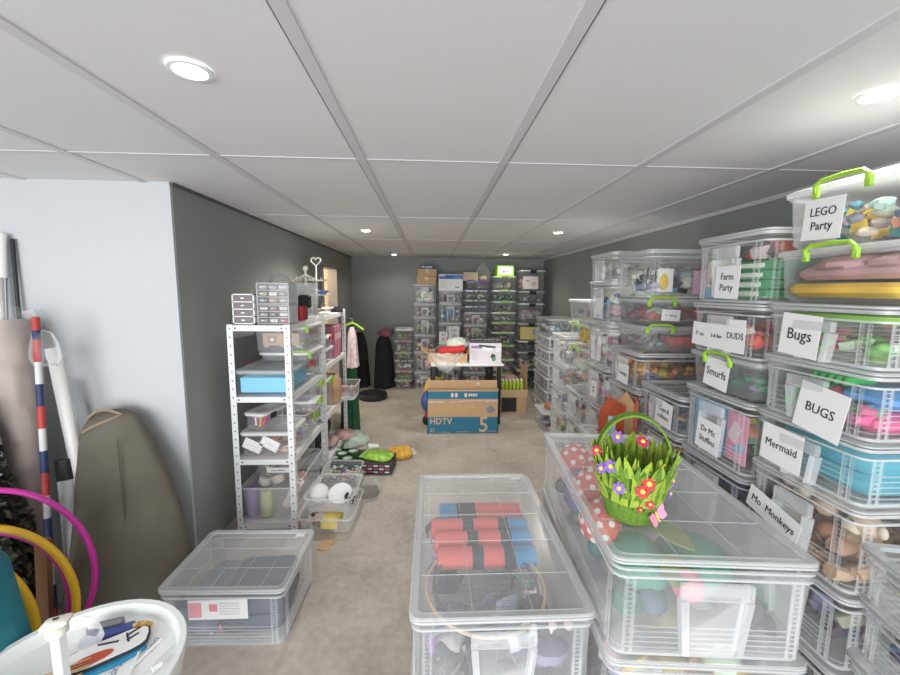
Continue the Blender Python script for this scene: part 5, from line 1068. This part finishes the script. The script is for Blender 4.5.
ob = MB().loft([rr(.5, .3, .08, 4, 0), rr(.54, .34, .1, 4, .1), rr(.52, .32, .1, 4, .45), rr(.48, .28, .1, 4, .74), rr(.42, .2, .08, 4, .82), rr(.38, .14, .06, 4, .83)], mat('teal_nylon', (.01, .17, .22), .55, noise=(5, .2))).build('teal_bag', None, loc=(-1.55, 1.12, 0)); tag(ob, 'dark teal nylon bag standing at the left edge before hoops', 'bag')
ob = MB().box((0, 0, .25), (.05, .025, .5), mat('brown_strip', (.25, .12, .06), .7), (.05, .12, 0)).build('wooden_plank', None, loc=(-1.7, 1.68, .02)); tag(ob, 'brown wooden slat standing behind the yellow hoops', 'slat')
# ------------------------------------------------------------------ white round table with its clutter
TX, TY, TZ = -1.03, 1.045, .5
t = thing('round_side_table', 'white round side table with raised rim at lower left corner', 'table', (TX, TY, 0))
WT = mat('white_tub', (.8, .83, .82), .35)
MB().lathe([(.22, .36), (.275, .42), (.288, TZ-.004), (.285, TZ+.002), (.268, TZ), (.262, TZ-.03), (.255, TZ-.038), (.001, TZ-.038)], WT, 48).build('tray_top', t)
MB().lathe([(.15, 0), (.14, .02), (.05, .05), (.045, .34), (.2, .37)], WT, 28).build('pedestal', t)
MB().tube([(.26, -.06, .44), (.31, -.06, .4), (.315, -.05, .3), (.27, -.03, .2)], .012, WT, 8).build('handle', t)
zt = TZ-.037
def sheet(label, x, y, w, d, rz, z=0, strokes=(), m=PAPER):
    t = thing('paper_sheet', label, 'paper', (TX+x, TY+y, zt+z), rz, 'papers on the round white table'); MB().box((0, 0, .0006), (w, d, .001), m).build('sheet', t)
    for s in strokes: lettering(s[0], s[1], mat('pencil_grey', (.3, .32, .4), .8), t, Matrix.Translation((s[2], s[3], .0016)) @ Matrix.Rotation(s[4], 4, 'Z'), 'handwriting')
sheet('white paper with pencilled words, right on the round table', .11, .08, .17, .24, -.25, 0, (('Spitsky', .03, .0, -.05, 2.2), ('vino', .035, .02, .06, 2.0)))
sheet('blank white paper under the cutout board on the round table', -.03, .03, .2, .22, .3, .0015)
for i, (x, y, rz) in enumerate(((.15, .1, 1.35), (.14, .06, 1.9))):
    ob = MB().tube([(-.05, 0, .004), (.05, 0, .004)], .0045, mat('white_stick', (.85, .86, .85), .5), 8).build('white_stick', None, loc=(TX+x, TY+y, zt+.003), rz=rz); tag(ob, ['white stick lying along right side of papers on the round table', 'white stick crossing the pencilled words on the round table'][i], 'stick', 'white sticks on the round table')
ob = MB().tube([(-.012, 0, .01), (.012, 0, .01)], .009, mat('white_stick', (.85, .86, .85), .5), 10).build('chalk_piece', None, loc=(TX+.215, TY+.05, zt), rz=1.0); tag(ob, 'short white chalk piece near the right rim of the round table', 'chalk')
t = thing('board_cutout', 'white and blue cutout board with black outline on the round table', 'cutout', (TX+.03, TY+.1, zt+.004), .62)
def blob(w, d, seed, n=22):
    R = random.Random(seed); return [(w/2*math.copysign(abs(math.cos(2*PI*i/n))**.6, math.cos(2*PI*i/n))*R.uniform(.94, 1.05), d/2*math.copysign(abs(math.sin(2*PI*i/n))**.6, math.sin(2*PI*i/n))*R.uniform(.92, 1.06)) for i in range(n)]
MB().poly([(x, y-.018) for x, y in blob(.2, .09, 3)], 0, .012, mat('board_blue', (.02, .22, .4), .6)).build('blue_board', t)
P_ = blob(.22, .1, 5)
MB().poly(P_, .0125, .02, INK).build('black_outline', t)
MB().poly([(x*.95, y*.9) for x, y in P_], .0201, .0225, PAPER).build('white_board', t)
MB().loft([circ(.05, .0226, 24, -.03, -.02, ry=.02), circ(.05, .0236, 24, -.03, -.02, ry=.02)], mat('board_red', (.5, .08, .04), .6)).build('red_oval', t)
o = MB()
for a, b_ in (((.05, .02), (.085, .035)), ((.05, 0), (.08, .01)), ((.055, -.01), (.05, .03)), ((-.02, .03), (.03, .01))): o.tube([(*a, .0235), (*b_, .0235)], .003, INK, 6)
o.build('black_marks', t)
ob = MB().box((0, 0, .012), (.14, .035, .02), mat('blue_wrapper', (.05, .08, .3), .4), bev=.004).build('blue_packet', None, loc=(TX-.02, TY+.17, zt), rz=.45); tag(ob, 'dark blue packet behind the cutout board on round table', 'packet')
ob = MB().box((0, 0, .015), (.1, .022, .03), colmat((.2, .2, .22)), bev=.005).build('grey_packet', None, loc=(TX-.05, TY+.2, zt), rz=.35); tag(ob, 'dark grey packet by the back rim of round table', 'packet')
ob = MB().ball((0, 0, .012), (.04, .015, .012), mat('orange_bits', (.7, .4, .12), .6, noise=(60, .5)), 10).build('orange_packet', None, loc=(TX+.06, TY+.2, zt), rz=.2); tag(ob, 'small orange packet by the back rim of round table', 'packet')
for k in range(14):
    R = random.Random(700+k); L = .42
    ob = MB().tube([(-L/2, 0, 0), (L/2, 0, 0)], .0022, mat(['bamboo', 'bamboo_dark'][k % 2], [(.5, .32, .17), (.36, .2, .1)][k % 2], .7), 6).build('wooden_skewer', None, loc=(TX-.16+R.uniform(-.01, .01), TY-.04-.009*k*.9+R.uniform(-.003, .003), zt+.03+.001*(k % 3)), rz=.52+R.uniform(-.06, .06))
    tag(ob, 'thin wooden skewer in the bundle on left of round table', 'skewer', 'skewers on the round table')
t = thing('post_stand', 'white square headed post rising from the round table', 'post', (TX+.022, TY-.03, zt)); PG = plastic('frosted_post', (.82, .84, .84), .62)
MB().box((0, 0, .1), (.026, .026, .2), PG, bev=.003).build('post', t); MB().lathe([(.018, .2), (.024, .205), (.024, .222), (.016, .226)], mat('ivory', (.8, .79, .7), .4), 18).build('collar', t)
MB().box((0, 0, .236), (.062, .04, .016), mat('ivory', (.8, .79, .7), .4), (0, -.12, .25), bev=.005).box((0, 0, .2475), (.012, .006, .003), INK, (0, -.12, .25)).build('head', t)
film_bag('crumpled clear film behind the square headed post', (TX-.06, TY+.12, zt+.03), .07, .035, .08, FILM, 78, 'plastic_film')
